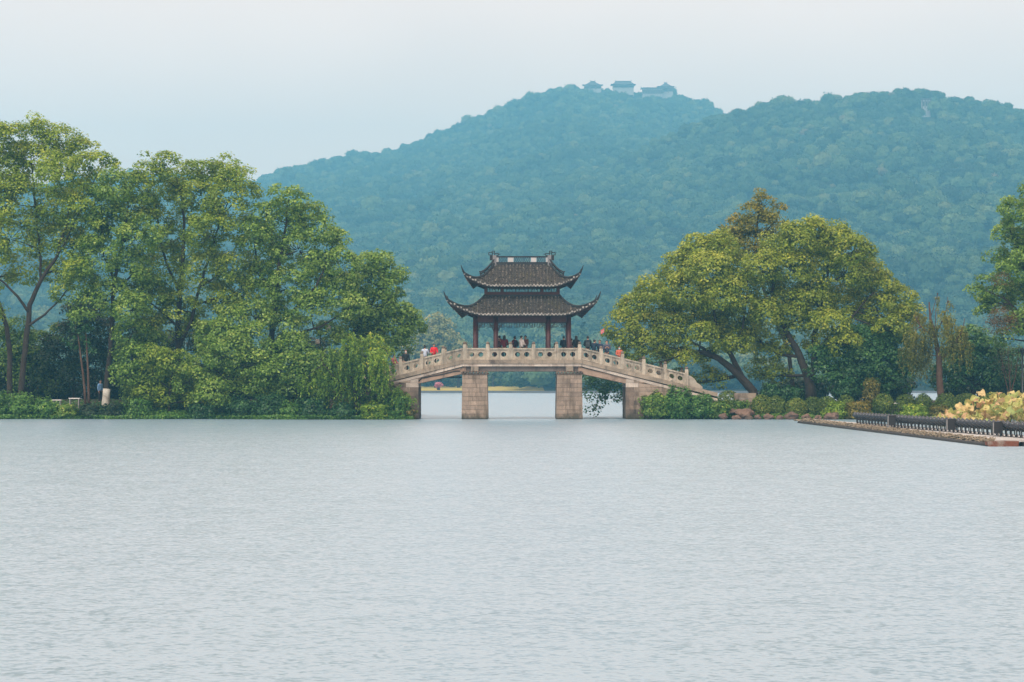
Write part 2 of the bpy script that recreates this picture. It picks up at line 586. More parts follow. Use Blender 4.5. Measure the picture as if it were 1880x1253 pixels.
# ================================================================== STONE BRIDGE
S27 = D / F                                   # metres per photo pixel at the bridge's near face
CX = (958.6 - 940) * S27                      # bridge centre line
M_RAIL = mottled('rail_stone', (0.36, 0.325, 0.26), (0.52, 0.475, 0.385), 2.2, 0.85, c3=(0.27, 0.225, 0.17), streak=(0.14, 0.125, 0.105), rand=0.14, sr=(0.48, 0.70))
M_PIER = mottled('pier_granite', (0.275, 0.222, 0.175), (0.40, 0.322, 0.255), 1.6, 0.85, c3=(0.22, 0.18, 0.15), streak=(0.12, 0.098, 0.070), rand=0.16, sr=(0.47, 0.68))
M_COPE = mottled('coping_stone', (0.24, 0.205, 0.16), (0.38, 0.32, 0.25), 1.4, 0.9, c3=(0.12, 0.10, 0.085), streak=(0.10, 0.09, 0.08), rand=0.1)
M_SLAB = mottled('slab_stone', (0.42, 0.37, 0.32), (0.60, 0.54, 0.47), 1.2, 0.85, c3=(0.30, 0.24, 0.20), streak=(0.22, 0.19, 0.16), rand=0.15)
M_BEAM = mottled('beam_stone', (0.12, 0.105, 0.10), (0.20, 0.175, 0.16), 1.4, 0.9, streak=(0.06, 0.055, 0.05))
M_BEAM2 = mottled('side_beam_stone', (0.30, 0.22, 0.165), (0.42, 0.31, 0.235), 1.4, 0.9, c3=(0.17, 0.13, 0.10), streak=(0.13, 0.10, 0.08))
M_MORTAR = mottled('mortar', (0.10, 0.08, 0.065), (0.15, 0.12, 0.10), 3.0, 0.95)
M_STAIN = mottled('stained_stone', (0.13, 0.11, 0.09), (0.26, 0.20, 0.155), 1.1, 0.9, c3=(0.07, 0.065, 0.06), streak=(0.06, 0.055, 0.05), rand=0.2)
M_DARK = plain('dark_iron', (0.02, 0.022, 0.024), 0.6)

def tide_mark(m, z1=0.55, col=(0.045, 0.048, 0.030)):
    nt = m.node_tree
    b = next(n for n in nt.nodes if n.type == 'BSDF_PRINCIPLED')
    src = b.inputs['Base Color'].links[0].from_socket
    g = nt.nodes.new('ShaderNodeNewGeometry'); sp = nt.nodes.new('ShaderNodeSeparateXYZ')
    nt.links.new(g.outputs['Position'], sp.inputs[0])
    n = noise_tex(nt, 4.0, 4, 0.7, worldpos(nt, (1, 1, 0.5)))
    ad = nt.nodes.new('ShaderNodeMath'); ad.operation = 'MULTIPLY_ADD'
    nt.links.new(n.outputs['Fac'], ad.inputs[0]); ad.inputs[1].default_value = -1.1
    nt.links.new(sp.outputs['Z'], ad.inputs[2])
    mr = nt.nodes.new('ShaderNodeMapRange')
    nt.links.new(ad.outputs[0], mr.inputs['Value'])
    mr.inputs['From Min'].default_value = -0.55; mr.inputs['From Max'].default_value = z1 - 0.6
    mr.inputs['To Min'].default_value = 0.9; mr.inputs['To Max'].default_value = 0.0
    nt.links.new(mixc(nt, mr.outputs[0], src, col), b.inputs['Base Color'])
tide_mark(M_PIER); tide_mark(M_STAIN)
bridge = empty('stone_bridge', (CX, D, 0))
tag(bridge, 'stone bridge on two piers with a pierced balustrade and sloping ends', 'bridge')
ZD = CAMH + (YH - 661.0) * S27                # top of the coping on the level part
HALF = 4.05                                   # half the level part
SL = 0.243                                    # slope of the ramps
BW = 4.9                                      # bridge width
RAMP = 13.2                                   # half the whole length
def deck_z(x):
    a = abs(x)
    return ZD if a <= HALF else ZD - SL * (a - HALF)

# coping, slab edge and deck, as cut stones laid end to end
def long_piece(name, x0, x1, y0, y1, t0, t1, mat, sl=SL):
    """a stone following the deck line; t0..t1 below the coping top"""
    def z(x, t):
        a = abs(x)
        return (ZD if a <= HALF else ZD - sl * (a - HALF)) - t
    m = MB()
    m.hexa([(x0, y0, z(x0, t1)), (x1, y0, z(x1, t1)), (x1, y1, z(x1, t1)), (x0, y1, z(x0, t1)),
            (x0, y0, z(x0, t0)), (x1, y0, z(x1, t0)), (x1, y1, z(x1, t0)), (x0, y1, z(x0, t0))])
    return m.build(name, mat, bridge)
def stones(x0, x1, n, f):
    e = np.linspace(x0, x1, n + 1)
    for i in range(n):
        f(e[i] + 0.004, e[i + 1] - 0.004)
for side in (0, 1):
    ya, yb = (-0.06, 0.42) if side == 0 else (BW - 0.42, BW + 0.06)
    stones(-HALF, HALF, 5, lambda a, b: long_piece('coping_stone', a, b, ya, yb, 0.0, 0.26, M_COPE))
    ya2, yb2 = (0.0, 0.40) if side == 0 else (BW - 0.40, BW)
    stones(-HALF, HALF, 4, lambda a, b: long_piece('edge_slab', a, b, ya2, yb2, 0.262, 0.44, M_SLAB))
    for sg in (-1, 1):
        o = sorted((sg * HALF, sg * RAMP))
        stones(o[0], o[1], 6, lambda a, b: long_piece('coping_stone', a, b, ya, yb, 0.0, 0.27, M_COPE, SL))
        stones(o[0], o[1], 5, lambda a, b: long_piece('edge_slab', a, b, ya2, yb2, 0.272, 0.46, M_SLAB, SL * 1.06))
dk = MB()
for a, b in ((-RAMP, -HALF), (-HALF, HALF), (HALF, RAMP)):
    za, zb = deck_z(a), deck_z(b)
    dk.hexa([(a, 0.43, za - 0.4), (b, 0.43, zb - 0.4), (b, BW - 0.43, zb - 0.4), (a, BW - 0.43, za - 0.4),
             (a, 0.43, za - 0.06), (b, 0.43, zb - 0.06), (b, BW - 0.43, zb - 0.06), (a, BW - 0.43, za - 0.06)])
dk.build('deck', M_COPE, bridge)

# beams under the deck
PI0, PI1 = 2.30, 4.10                          # pier inner / outer x
for yb in (0.16, 1.35, 2.5, 3.6, 4.4):
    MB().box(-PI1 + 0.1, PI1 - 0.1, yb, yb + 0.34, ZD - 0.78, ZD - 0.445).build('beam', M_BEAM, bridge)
for sg in (-1, 1):
    for yb in (0.12, 1.35, 2.5, 3.6, 4.44):
        x0, x1 = sg * (HALF - 0.25), sg * 7.25
        z0, z1 = ZD - 0.47, ZD - 0.47 - SL * 1.06 * (7.25 - HALF)
        m = MB()
        vs = [(x0, yb, z0 - 0.42), (x1, yb, z1 - 0.36), (x1, yb + 0.34, z1 - 0.36), (x0, yb + 0.34, z0 - 0.42),
              (x0, yb, z0), (x1, yb, z1), (x1, yb + 0.34, z1), (x0, yb + 0.34, z0)]
        if sg < 0:
            vs = [vs[1], vs[0], vs[3], vs[2], vs[5], vs[4], vs[7], vs[6]]
        m.hexa(vs)
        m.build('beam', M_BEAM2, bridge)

# piers of coursed blocks round a core
ZP = CAMH + (YH - 688.0) * S27                 # pier top
def block(x0, x1, y0, y1, z0, z1, parent, mat, xc=0.0, tap=0.0, g=0.008):
    """stone with slightly uneven face; tap narrows upward about xc"""
    j = lambda a=0.010: random.uniform(-a, a)
    def q(x, z):
        return xc + (x - xc) * (1 - tap * z)
    pr = random.uniform(0.0, 0.014)
    lo, hi = z0 + g, z1 - g
    vs = [(q(x0 + g, lo), y0 - pr, lo), (q(x1 - g, lo), y0 - pr, lo), (q(x1 - g, lo), y1, lo), (q(x0 + g, lo), y1, lo),
          (q(x0 + g, hi), y0 - pr + j(), hi), (q(x1 - g, hi), y0 - pr + j(), hi), (q(x1 - g, hi), y1, hi), (q(x0 + g, hi), y1, hi)]
    return MB().hexa(vs).build('stone_block', mat, parent)
def make_pier(sg):
    xa, xb = sorted((sg * PI0, sg * PI1))
    xc = 0.5 * (xa + xb)
    tap = 0.020
    core = MB()
    w = (xb - xa) / 2 - 0.03
    wt_ = w * (1 - tap * ZP)
    core.hexa([(xc - w, 0.10, -0.6), (xc + w, 0.10, -0.6), (xc + w, BW - 0.1, -0.6), (xc - w, BW - 0.1, -0.6),
               (xc - wt_, 0.10, ZP), (xc + wt_, 0.10, ZP), (xc + wt_, BW - 0.1, ZP), (xc - wt_, BW - 0.1, ZP)])
    c = core.build('pier', M_MORTAR, bridge)
    n = 11
    e = np.linspace(-0.25, ZP, n + 1)
    for i in range(n):
        z0, z1 = e[i], e[i + 1]
        if i % 3 == 0: cuts = [0.0, 0.52, 1.0]
        elif i % 3 == 1: cuts = [0.0, random.uniform(0.24, 0.32), random.uniform(0.66, 0.76), 1.0]
        else: cuts = [0.0, random.uniform(0.38, 0.62), 1.0]
        mat = M_STAIN if i == 0 else M_PIER
        for a, b in zip(cuts[:-1], cuts[1:]):
            block(xa + (xb - xa) * a, xa + (xb - xa) * b, 0.0, 0.5, z0, z1, c, mat, xc, tap)
        ys = [0.5, 1.7, 3.0, BW] if i % 2 else [0.5, 2.2, 3.7, BW]
        for a, b in zip(ys[:-1], ys[1:]):
            for s2 in (-1, 1):
                x0, x1 = (xa, xa + 0.3) if s2 < 0 else (xb - 0.3, xb)
                block(x0, x1, a + 0.006, b, z0, z1, c, mat, xc, tap)
    # carved cap with scrolls, and the short post standing on it
    cap = MB()
    cap.box(xa - 0.02, xb + 0.02, -0.06, BW + 0.06, ZP + 0.005, ZP + 0.09)
    for k in range(9):
        x = xa + 0.05 + (xb - xa - 0.1) * k / 8
        cap.tube([(x, -0.10, ZP + 0.13), (x, 0.3, ZP + 0.13)], 0.085 if k % 2 else 0.07, 8)
    cap.box(xa + 0.05, xb - 0.05, -0.02, BW + 0.02, ZP + 0.17, ZP + 0.23)
    cap.build('pier_cap', M_STAIN, c)
    for yy in (-0.045, BW - 0.35):
        MB().box(xc - 0.25, xc + 0.25, yy, yy + 0.38, ZP + 0.232, ZD - 0.445).build('bracket_stone', M_COPE, c)
    MB().box(xa + 0.02, xb - 0.02, 0.42, BW - 0.42, ZP + 0.235, ZD - 0.79).build('bearing', M_BEAM, c)
make_pier(-1); make_pier(1)

# abutments: coursed wall that climbs with the ramp
def make_abutment(sg):
    x_in, x_out = 7.0, RAMP - 0.2
    def top(x):
        return ZD - 0.475 - SL * 1.06 * (x - HALF)
    c = MB()
    xs = [x_in + 0.05, x_out]
    pts = [(sg * xs[0], -0.6), (sg * xs[1], -0.6), (sg * xs[1], top(xs[1]) - 0.03), (sg * xs[0], top(xs[0]) - 0.03)]
    if sg < 0: pts = [pts[1], pts[0], pts[3], pts[2]]
    vs = [(x, 0.1, z) for x, z in pts] + [(x, BW - 0.1, z) for x, z in pts]
    c.add(vs, [(0, 1, 2, 3), (7, 6, 5, 4), (1, 0, 4, 5), (2, 1, 5, 6), (3, 2, 6, 7), (0, 3, 7, 4)])
    core = c.build('abutment', M_MORTAR, bridge)
    z = -0.25
    i = 0
    while z < top(x_in) - 0.05:
        z1 = min(z + 0.30, top(x_in))
        x = x_in
        first = True
        while x < x_out - 0.2:
            L = (0.55 if i % 2 else 0.85) if first else random.uniform(0.7, 1.2)
            x1 = min(x + L, x_out)
            za, zb = min(z1, top(x)), min(z1, top(x1))
            if za > z + 0.04:
                zb = max(zb, z + 0.012)
                a, b = (x + 0.006, x1 - 0.006)
                mat = M_STAIN if (first and z < 2.0) or (z < 0.1) or (x < x_in + 1.2 and random.random() < 0.4) else M_PIER
                if first and z1 > top(x_in) - 0.36: mat = M_SLAB
                q = [(sg * a, z + 0.006), (sg * b, z + 0.006), (sg * b, zb - 0.006), (sg * a, za - 0.006)]
                if sg < 0: q = [q[1], q[0], q[3], q[2]]
                pr = random.uniform(0, 0.014)
                m = MB()
                m.add([(u, -pr, w) for u, w in q] + [(u, 0.4, w) for u, w in q], [(0, 1, 2, 3), (7, 6, 5, 4), (1, 0, 4, 5), (2, 1, 5, 6), (3, 2, 6, 7), (0, 3, 7, 4)])
                m.build('stone_block', mat, core)
                if first:
                    for k, (ya, yb) in enumerate(((0.405, 1.8), (1.81, 3.3), (3.31, BW))):
                        xx = sorted((sg * x_in, sg * (x_in + 0.3)))
                        MB().box(xx[0], xx[1], ya, yb, z + 0.006, min(z1, top(x_in)) - 0.006).build('stone_block', mat, core)
            x = x1
            first = False
        z = z1
        i += 1
make_abutment(1); make_abutment(-1)

# balustrade: posts with round caps, panels pierced by holes
POST_H = 33 * S27
RAIL_H = 21.6 * S27
def panel_mesh(w, h, slope, hole=0.175):
    m = MB()
    th = 0.16
    k = lambda x: slope * x
    def box(x0, x1, z0, z1, t):
        m.box(x0, x1, -t / 2, t / 2, z0, z1, slope, 0.0)
    box(0, w, h - 0.10, h, th + 0.06)               # hand rail
    box(0, w, 0.0, 0.09, th + 0.04)                 # foot rail
    for x in (0.0, w / 2 - 0.035, w - 0.07):
        box(x, x + 0.07, 0.092, h - 0.102, th + 0.01)
    for s0 in (0.07, w / 2 + 0.035):                # two pierced sheets
        s1 = s0 + w / 2 - 0.105
        cx, cz = (s0 + s1) / 2, 0.09 + (h - 0.19) * 0.46
        rx, rz = hole, hole * 0.92
        N = 16
        z0, z1 = 0.091, h - 0.101
        ring, outer = [], []
        for i in range(N):
            a = 2 * math.pi * (i + 0.5) / N
            c, s = math.cos(a), math.sin(a)
            ring.append((cx + rx * c, cz + rz * s))
            f = min((s1 - cx) / abs(c) if abs(c) > 1e-6 else 9, ((z1 - cz) if s > 0 else (cz - z0)) / abs(s) if abs(s) > 1e-6 else 9)
            outer.append((cx + f * c, cz + f * s))
        corners = [(s1, z1), (s0, z1), (s0, z0), (s1, z0)]
        t = 0.06
        vs = []
        for y in (-t / 2, t / 2):
            vs += [(x, y, z + k(x)) for x, z in ring] + [(x, y, z + k(x)) for x, z in outer] + [(x, y, z + k(x)) for x, z in corners]
        O = 2 * N + 4
        fs = []
        for i in range(N):
            j = (i + 1) % N
            fs.append((i, N + i, N + j, j))
            fs.append((O + j, O + N + j, O + N + i, O + i))
            fs.append((i, j, O + j, O + i))
            a0 = 2 * math.pi * (i + 0.5) / N
            # corner triangles
            p, q = outer[i], outer[j]
            if abs(p[0] - q[0]) > 1e-4 and abs(p[1] - q[1]) > 1e-4:
                best = min(range(4), key=lambda u: (corners[u][0] - (p[0] + q[0]) / 2) ** 2 + (corners[u][1] - (p[1] + q[1]) / 2) ** 2)
                fs.append((N + i, 2 * N + best, N + j))
                fs.append((O + N + j, O + 2 * N + best, O + N + i))
        m.add(vs, fs)
    return m.mesh('balustrade_panel', M_RAIL)
def post_mesh(h):
    m = MB()
    m.box(-0.115, 0.115, -0.12, 0.12, -0.02, h - 0.20)
    m.box(-0.10, 0.10, -0.10, 0.10, h - 0.20, h - 0.16)
    return m.mesh('balustrade_post', M_RAIL)
fin = MB().lathe((0, 0, 0), [(0.08, 0.0), (0.105, 0.025), (0.11, 0.07), (0.10, 0.12), (0.08, 0.155), (0.04, 0.175)], 10).mesh('finial', M_STAIN)
PM = post_mesh(POST_H)
SPF, SPR = 2 * 3.885 / 5, 39.3 * S27
W_F, W_R = SPF - 0.25, SPR - 0.25
pan_flat = panel_mesh(W_F, RAIL_H, 0.0)
pan_up = panel_mesh(W_R, RAIL_H, SL, 0.17)
pan_dn = panel_mesh(W_R, RAIL_H, -SL, 0.17)
def put(mesh, name, loc, parent):
    o = link(name, mesh, parent)
    o.location = loc
    return o
posts_x = [-3.885 + SPF * i for i in range(6)]
for yy in (0.16, BW - 0.16):
    for i, x in enumerate(posts_x):
        p = put(PM, 'balustrade_post', (x, yy, ZD), bridge)
        put(fin, 'finial', (0, 0, POST_H - 0.16), p)
        if i < 5:
            put(pan_flat, 'balustrade_panel', (x + 0.125, yy, ZD + 0.002), bridge)
    for sg in (-1, 1):
        for i in range(1, 6):
            x = sg * (3.885 + SPR * i)
            p = put(PM, 'balustrade_post', (x, yy, deck_z(x) + 0.02), bridge)
            put(fin, 'finial', (0, 0, POST_H - 0.16), p)
            xl = min(x, x - sg * SPR) + 0.125
            z = deck_z(xl) if i > 1 else (ZD - SL * (abs(xl) - HALF) if sg > 0 else ZD - SL * (abs(xl) - HALF))
            z = min(z, ZD)
            put(pan_dn if sg > 0 else pan_up, 'balustrade_panel', (xl, yy, z + (0.03 if i == 1 and sg > 0 else 0.004)), bridge)
        # drum-shaped end stone beyond the last post
        e = MB()
        x0 = sg * (3.885 + SPR * 5 + 0.13)
        prof = [(0, 0.0), (0.95, 0.0), (0.93, 0.16), (0.74, 0.28), (0.56, 0.34), (0.42, 0.55), (0.18, 0.68), (0, 0.70)]
        vs = [(x0 + sg * a, yy - 0.08, deck_z(x0 + sg * a) + b) for a, b in prof] + [(x0 + sg * a, yy + 0.08, deck_z(x0 + sg * a) + b) for a, b in prof]
        n = len(prof)
        fr, bk = list(range(n)), list(range(2 * n - 1, n - 1, -1))
        if sg < 0: fr, bk = fr[::-1], bk[::-1]
        fs = [tuple(fr), tuple(bk)] + [((i + 1) % n, i, n + i, n + (i + 1) % n) if sg > 0 else (i, (i + 1) % n, n + (i + 1) % n, n + i) for i in range(n)]
        e.add(vs, fs)
        e.build('end_stone', M_RAIL, bridge)
# service pipe slung under the left span, and cable loops
MB().tube([(-6.75, 0.5, 2.83), (-4.1, 0.5, 2.83)], 0.045, 8).build('pipe', M_DARK, bridge)
MB().tube([(-7.0, 0.1, 2.55), (-6.8, 0.1, 2.75), (-6.2, 0.1, 2.88), (-5.4, 0.1, 3.02), (-4.6, 0.1, 3.22), (-4.2, 0.1, 3.26)], 0.035, 6).build('cable', M_DARK, bridge)

# ================================================================== PAVILION
M_WOOD = mottled('red_brown_lacquer', (0.055, 0.018, 0.018), (0.090, 0.028, 0.027), 2.0, 0.5, c3=(0.055, 0.02, 0.02), bs=0.1, fine=9.0)
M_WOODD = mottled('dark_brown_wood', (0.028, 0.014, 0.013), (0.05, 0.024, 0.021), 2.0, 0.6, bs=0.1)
M_FRET = plain('grey_fretwork', (0.035, 0.035, 0.042), 0.6)
M_RIDGE = mottled('ridge_plaster', (0.020, 0.024, 0.028), (0.045, 0.050, 0.055), 3.0, 0.8, bs=0.2)
M_WHITE = plain('white_plaster', (0.50, 0.50, 0.50), 0.8, var=0.05)
M_GREYP = plain('grey_plaster', (0.20, 0.205, 0.215), 0.8)
def tilemat():
    m, nt, b, out = nmat('roof_tile')
    v = worldpos(nt)
    n1 = noise_tex(nt, 4.2, 3, 0.6, v)
    col = ramp(nt, n1.outputs['Fac'], [(0.30, (0.022, 0.023, 0.025)), (0.5, (0.062, 0.060, 0.056)), (0.62, (0.12, 0.112, 0.096)), (0.74, (0.24, 0.225, 0.19))])
    n2 = noise_tex(nt, 13.0, 2, 0.5, v)
    g = ramp(nt, n2.outputs['Fac'], [(0.3, (0.32, 0.32, 0.32)), (0.5, (0.9, 0.9, 0.9)), (0.7, (2.2, 2.1, 1.9))])
    col = mixc(nt, 1.0, col, g, 'MULTIPLY')
    n3 = noise_tex(nt, 1.1, 3, 0.6, v)
    f = ramp(nt, n3.outputs['Fac'], [(0.5, (0, 0, 0)), (0.7, (0.55, 0.55, 0.55))])
    col = mixc(nt, f, col, (0.085, 0.085, 0.035))
    nt.links.new(col, b.inputs['Base Color'])
    b.inputs['Roughness'].default_value = 0.85
    bump(nt, b, n2.outputs['Fac'], 0.3, 0.02)
    return m
M_TILE = tilemat()
M_PAN = mottled('pan_tile', (0.030, 0.030, 0.030), (0.085, 0.080, 0.072), 5.0, 0.9)
M_DRIP = mottled('eave_tile', (0.16, 0.155, 0.14), (0.50, 0.48, 0.44), 6.0, 0.85, c3=(0.05, 0.05, 0.05))

PVY = 2.45                                    # pavilion centre, behind the near face
pav = empty('pavilion', (CX, D + PVY, ZD - 0.06))
tag(pav, 'dark wooden pavilion with double upswept grey tiled roof on the bridge', 'pavilion')
Z0 = ZD - 0.06
def zy(y, d=D + PVY):                         # photo row -> height above the pavilion's floor
    return CAMH + (YH - y) * d / F - Z0

CH, CD = 3.17, 1.75                           # column rectangle, half sizes
cols_x = (-CH, -1.785, 1.785, CH)
z_eave1, z_top1 = zy(580, D + 0.6), zy(545)
z_eave2, z_top2 = zy(527, D + 1.0), zy(486)

class Roof:
    """hipped roof skirt: inner rectangle (a0,b0) at ztop, eave (a1,b1) at zeave, corners swept up and out"""
    def __init__(s, a0, b0, a1, b1, ztop, zeave, ext, lift, curve):
        s.a0, s.b0, s.a1, s.b1, s.zt, s.ze, s.E, s.L, s.c = a0, b0, a1, b1, ztop, zeave, ext, lift, curve
    def pt(s, side, w, t):
        """side 0 front,1 back,2 left,3 right; w: position along the eave in run units (|w|<=1 straight part, up to 2 at the hip); t 0..1 down the slope"""
        along0, along1 = (s.a0, s.a1) if side < 2 else (s.b0, s.b1)
        out0, out1 = (s.b0, s.b1) if side < 2 else (s.a0, s.a1)
        sg = 1 if w >= 0 else -1
        aw = abs(w)
        q = 0.0
        if aw <= 1: al = along0 * aw
        else:
            q = min(aw - 1, 1.0)
            al = along0 + (along1 - along0) * q
        ou = out0 + (out1 - out0) * t
        g = (1 - max(0.0, 1 - t) ** s.c)
        z = s.zt - (s.zt - s.ze) * g
        cc = q ** 2.2 * t ** 1.2
        z += s.L * cc
        al += s.E * cc; ou += s.E * cc
        al *= sg
        if side == 0: return Vector((al, -ou, z))
        if side == 1: return Vector((-al, ou, z))
        if side == 2: return Vector((-ou, -al, z))
        return Vector((ou, al, z))
    def rows(s, side, sp):
        along0, along1 = (s.a0, s.a1) if side < 2 else (s.b0, s.b1)
        n = int(round(2 * along1 / sp))
        res = []
        for i in range(n + 1):
            al = -along1 + 2 * along1 * i / n
            sg = 1 if al >= 0 else -1
            a = abs(al)
            if a <= along0: w, t0 = (a / along0 if along0 > 0 else 0), 0.0
            else:
                q = (a - along0) / (along1 - along0)
                w, t0 = 1 + q, q
            res.append((sg * w, min(t0, 0.985)))
        return res

def build_roof(rf, root_name, sp=0.236):
    base = MB()
    tiles, drips, soff = MB(), MB(), MB()
    for side in range(4):
        ws = rf.rows(side, sp)
        NT = 9
        grid = []
        for w, t0 in ws:
            grid.append([rf.pt(side, w, t0 + (1 - t0) * k / NT) for k in range(NT + 1)])
        for i in range(len(grid) - 1):
            vs = grid[i] + grid[i + 1]
            fs = [(k, NT + 1 + k, NT + 2 + k, k + 1) for k in range(NT)]
            base.add(vs, [f[::-1] for f in fs] if side in (0, 1, 2, 3) else fs)
            # underside, a hand below
            dn = Vector((0, 0, -0.13))
            soff.add([v + dn for v in vs], fs)
            # fascia
            base.add([grid[i][-1], grid[i + 1][-1], grid[i + 1][-1] + dn, grid[i][-1] + dn], [(0, 1, 2, 3)])
        # barrel rows made of short overlapping tiles
        for (w, t0), g in zip(ws, grid):
            L = sum((g[k + 1] - g[k]).length for k in range(NT))
            nt_ = max(1, int(L / 0.17))
            for k in range(nt_):
                ta, tb = t0 + (1 - t0) * k / nt_, t0 + (1 - t0) * (k + 1.12) / nt_
                p, q = rf.pt(side, w, min(ta, 1.0)), rf.pt(side, w, min(tb, 1.02))
                d = q - p
                if d.length < 0.02: continue
                d.normalize()
                sx = d.cross(Vector((0, 0, 1))).normalized()
                up = sx.cross(d).normalized()
                jit = Vector((random.uniform(-.022, .022), random.uniform(-.016, .016), random.uniform(-.018, .016)))
                vs = []
                for e, (pp, r, h) in enumerate(((p, 0.058, 0.035), (q, 0.074, 0.058))):
                    for an in (0, 45, 90, 135, 180):
                        vs.append(pp + jit + sx * (r * math.cos(R(an))) + up * (r * 0.9 * math.sin(R(an)) + h - 0.03))
                tiles.add(vs, [(a, a + 1, a + 6, a + 5) for a in range(4)] + [(9, 8, 7, 6, 5)])
            # round end tile and hanging drip tile at the eave
            e = g[-1]
            d = (g[-1] - g[-2]).normalized()
            sx = Vector((-d.y, d.x, 0)).normalized()
            ou = Vector((d.x, d.y, 0)).normalized()
            vs = [e + ou * 0.03 + sx * (0.070 * math.cos(R(a))) + Vector((0, 0, 0.070 * math.sin(R(a)) + 0.02)) for a in range(0, 360, 45)]
            drips.add(vs + [v - ou * 0.05 for v in vs], [tuple(range(8)), tuple(range(15, 7, -1))] + [(k, (k + 1) % 8, 8 + (k + 1) % 8, 8 + k) for k in range(8)])
        for i in range(len(grid) - 1):
            m_ = (grid[i][-1] + grid[i + 1][-1]) / 2
            d = (grid[i][-1] - grid[i][-2]); ou = Vector((d.x, d.y, 0)).normalized() * 0.025
            sx = (grid[i + 1][-1] - grid[i][-1]).normalized() * 0.085
            z = Vector((0, 0, 1))
            drips.add([m_ + ou - sx - z * 0.01, m_ + ou + sx - z * 0.01, m_ + ou + sx * 0.8 - z * 0.07, m_ + ou - z * 0.12, m_ + ou - sx * 0.8 - z * 0.07,
                       m_ - sx - z * 0.01, m_ + sx - z * 0.01, m_ + sx * 0.8 - z * 0.07, m_ - z * 0.12, m_ - sx * 0.8 - z * 0.07],
                      [(0, 1, 2, 3, 4), (9, 8, 7, 6, 5)] + [(k, k + 5, (k + 1) % 5 + 5, (k + 1) % 5) for k in range(5)])
    r = base.build(root_name, M_PAN, pav)
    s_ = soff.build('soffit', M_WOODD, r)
    t = tiles.build('barrel_tiles', M_TILE, r); t['kind'] = 'stuff'
    t = drips.build('eave_tiles', M_DRIP, r); t['kind'] = 'stuff'
    # rafters under the eave: thin bars
    raf = MB()
    for side in range(4):
        for w, t0 in rf.rows(side, 0.30):
            if t0 > 0.8: continue
            a, b = rf.pt(side, w, max(t0, 0.35)), rf.pt(side, w, 0.985)
            dn = Vector((0, 0, -0.17))
            raf.bar(a + dn, b + dn, 0.07, 0.07)
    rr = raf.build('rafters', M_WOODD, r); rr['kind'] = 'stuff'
    return r

roof1 = Roof(2.52, 1.10, 4.18, 2.76, z_top1, z_eave1 + 0.10, 0.84, 0.86, 1.55)
roof2 = Roof(1.86, 0.06, 3.38, 1.95, z_top2, z_eave2 + 0.10, 0.52, 0.72, 1.55)
r1 = build_roof(roof1, 'lower_roof')
r2 = build_roof(roof2, 'upper_roof')

def hip(rf, parent, r0, tip, rise0=0.0):
    """four hip ridges with upswept horns; tip = extra (out, up) beyond the eave corner"""
    for sx in (-1, 1):
        for sy in (-1, 1):
            pts, rad = [], []
            side = 0 if sy < 0 else 1
            for k in range(11):
                t = k / 10.0
                w = (1 + t) * (sx if side == 0 else -sx)
                p = rf.pt(side, w, max(t, 0.001)) + Vector((0, 0, 0.07 + rise0 * (1 - t)))
                pts.append(p); rad.append(r0)
            d = (pts[-1] - pts[-3]); d.z = 0; d.normalize()
            c = pts[-1]
            for q, (o, u) in enumerate(((0.30, 0.22), (0.62, 0.55), (0.86, 0.85), (1.0, 1.06))):
                pts.append(c + d * (tip[0] * o) + Vector((0, 0, tip[1] * u)))
                rad.append(r0 * (0.85, 0.62, 0.42, 0.22)[q])
            MB().tube(pts, rad, 8).build('hip_ridge', M_RIDGE, parent)
            # the bargeboard curling under the corner
            c2 = rf.pt(side, 2.0 * (sx if side == 0 else -sx), 1.0)
            m = MB()
            inn = rf.pt(side, 1.45 * (sx if side == 0 else -sx), 1.0)
            vv = [c2 + Vector((0, 0, -0.05)), c2 + Vector((-sx * 0.25, -sy * 0.25, -0.42)), inn * 1.0 + Vector((-sx * 0.1, -sy * 0.35, -0.30)), inn + Vector((0, -sy * 0.2, -0.08))]
            m.add(vv + [v + Vector((-sx * 0.05, -sy * 0.05, 0)) for v in vv], [(0, 1, 2, 3), (7, 6, 5, 4), (0, 4, 5, 1), (1, 5, 6, 2), (2, 6, 7, 3), (3, 7, 4, 0)])
            m.build('corner_board', M_WOODD, parent)
hip(roof1, r1, 0.085, (0.34, 0.52))
hip(roof2, r2, 0.08, (0.34, 0.50), 0.05)
# trim where the lower roof meets the upper storey
rm = MB()
rm.box(-2.60, 2.60, -1.20, -1.10, z_top1 - 0.08, z_top1 + 0.10)
rm.box(-2.60, 2.60, 1.10, 1.20, z_top1 - 0.08, z_top1 + 0.10)
rm.box(-2.62, -2.50, -1.10, 1.10, z_top1 - 0.08, z_top1 + 0.10)
rm.box(2.50, 2.62, -1.10, 1.10, z_top1 - 0.08, z_top1 + 0.10)
rm.build('roof_curb', M_RIDGE, r1)

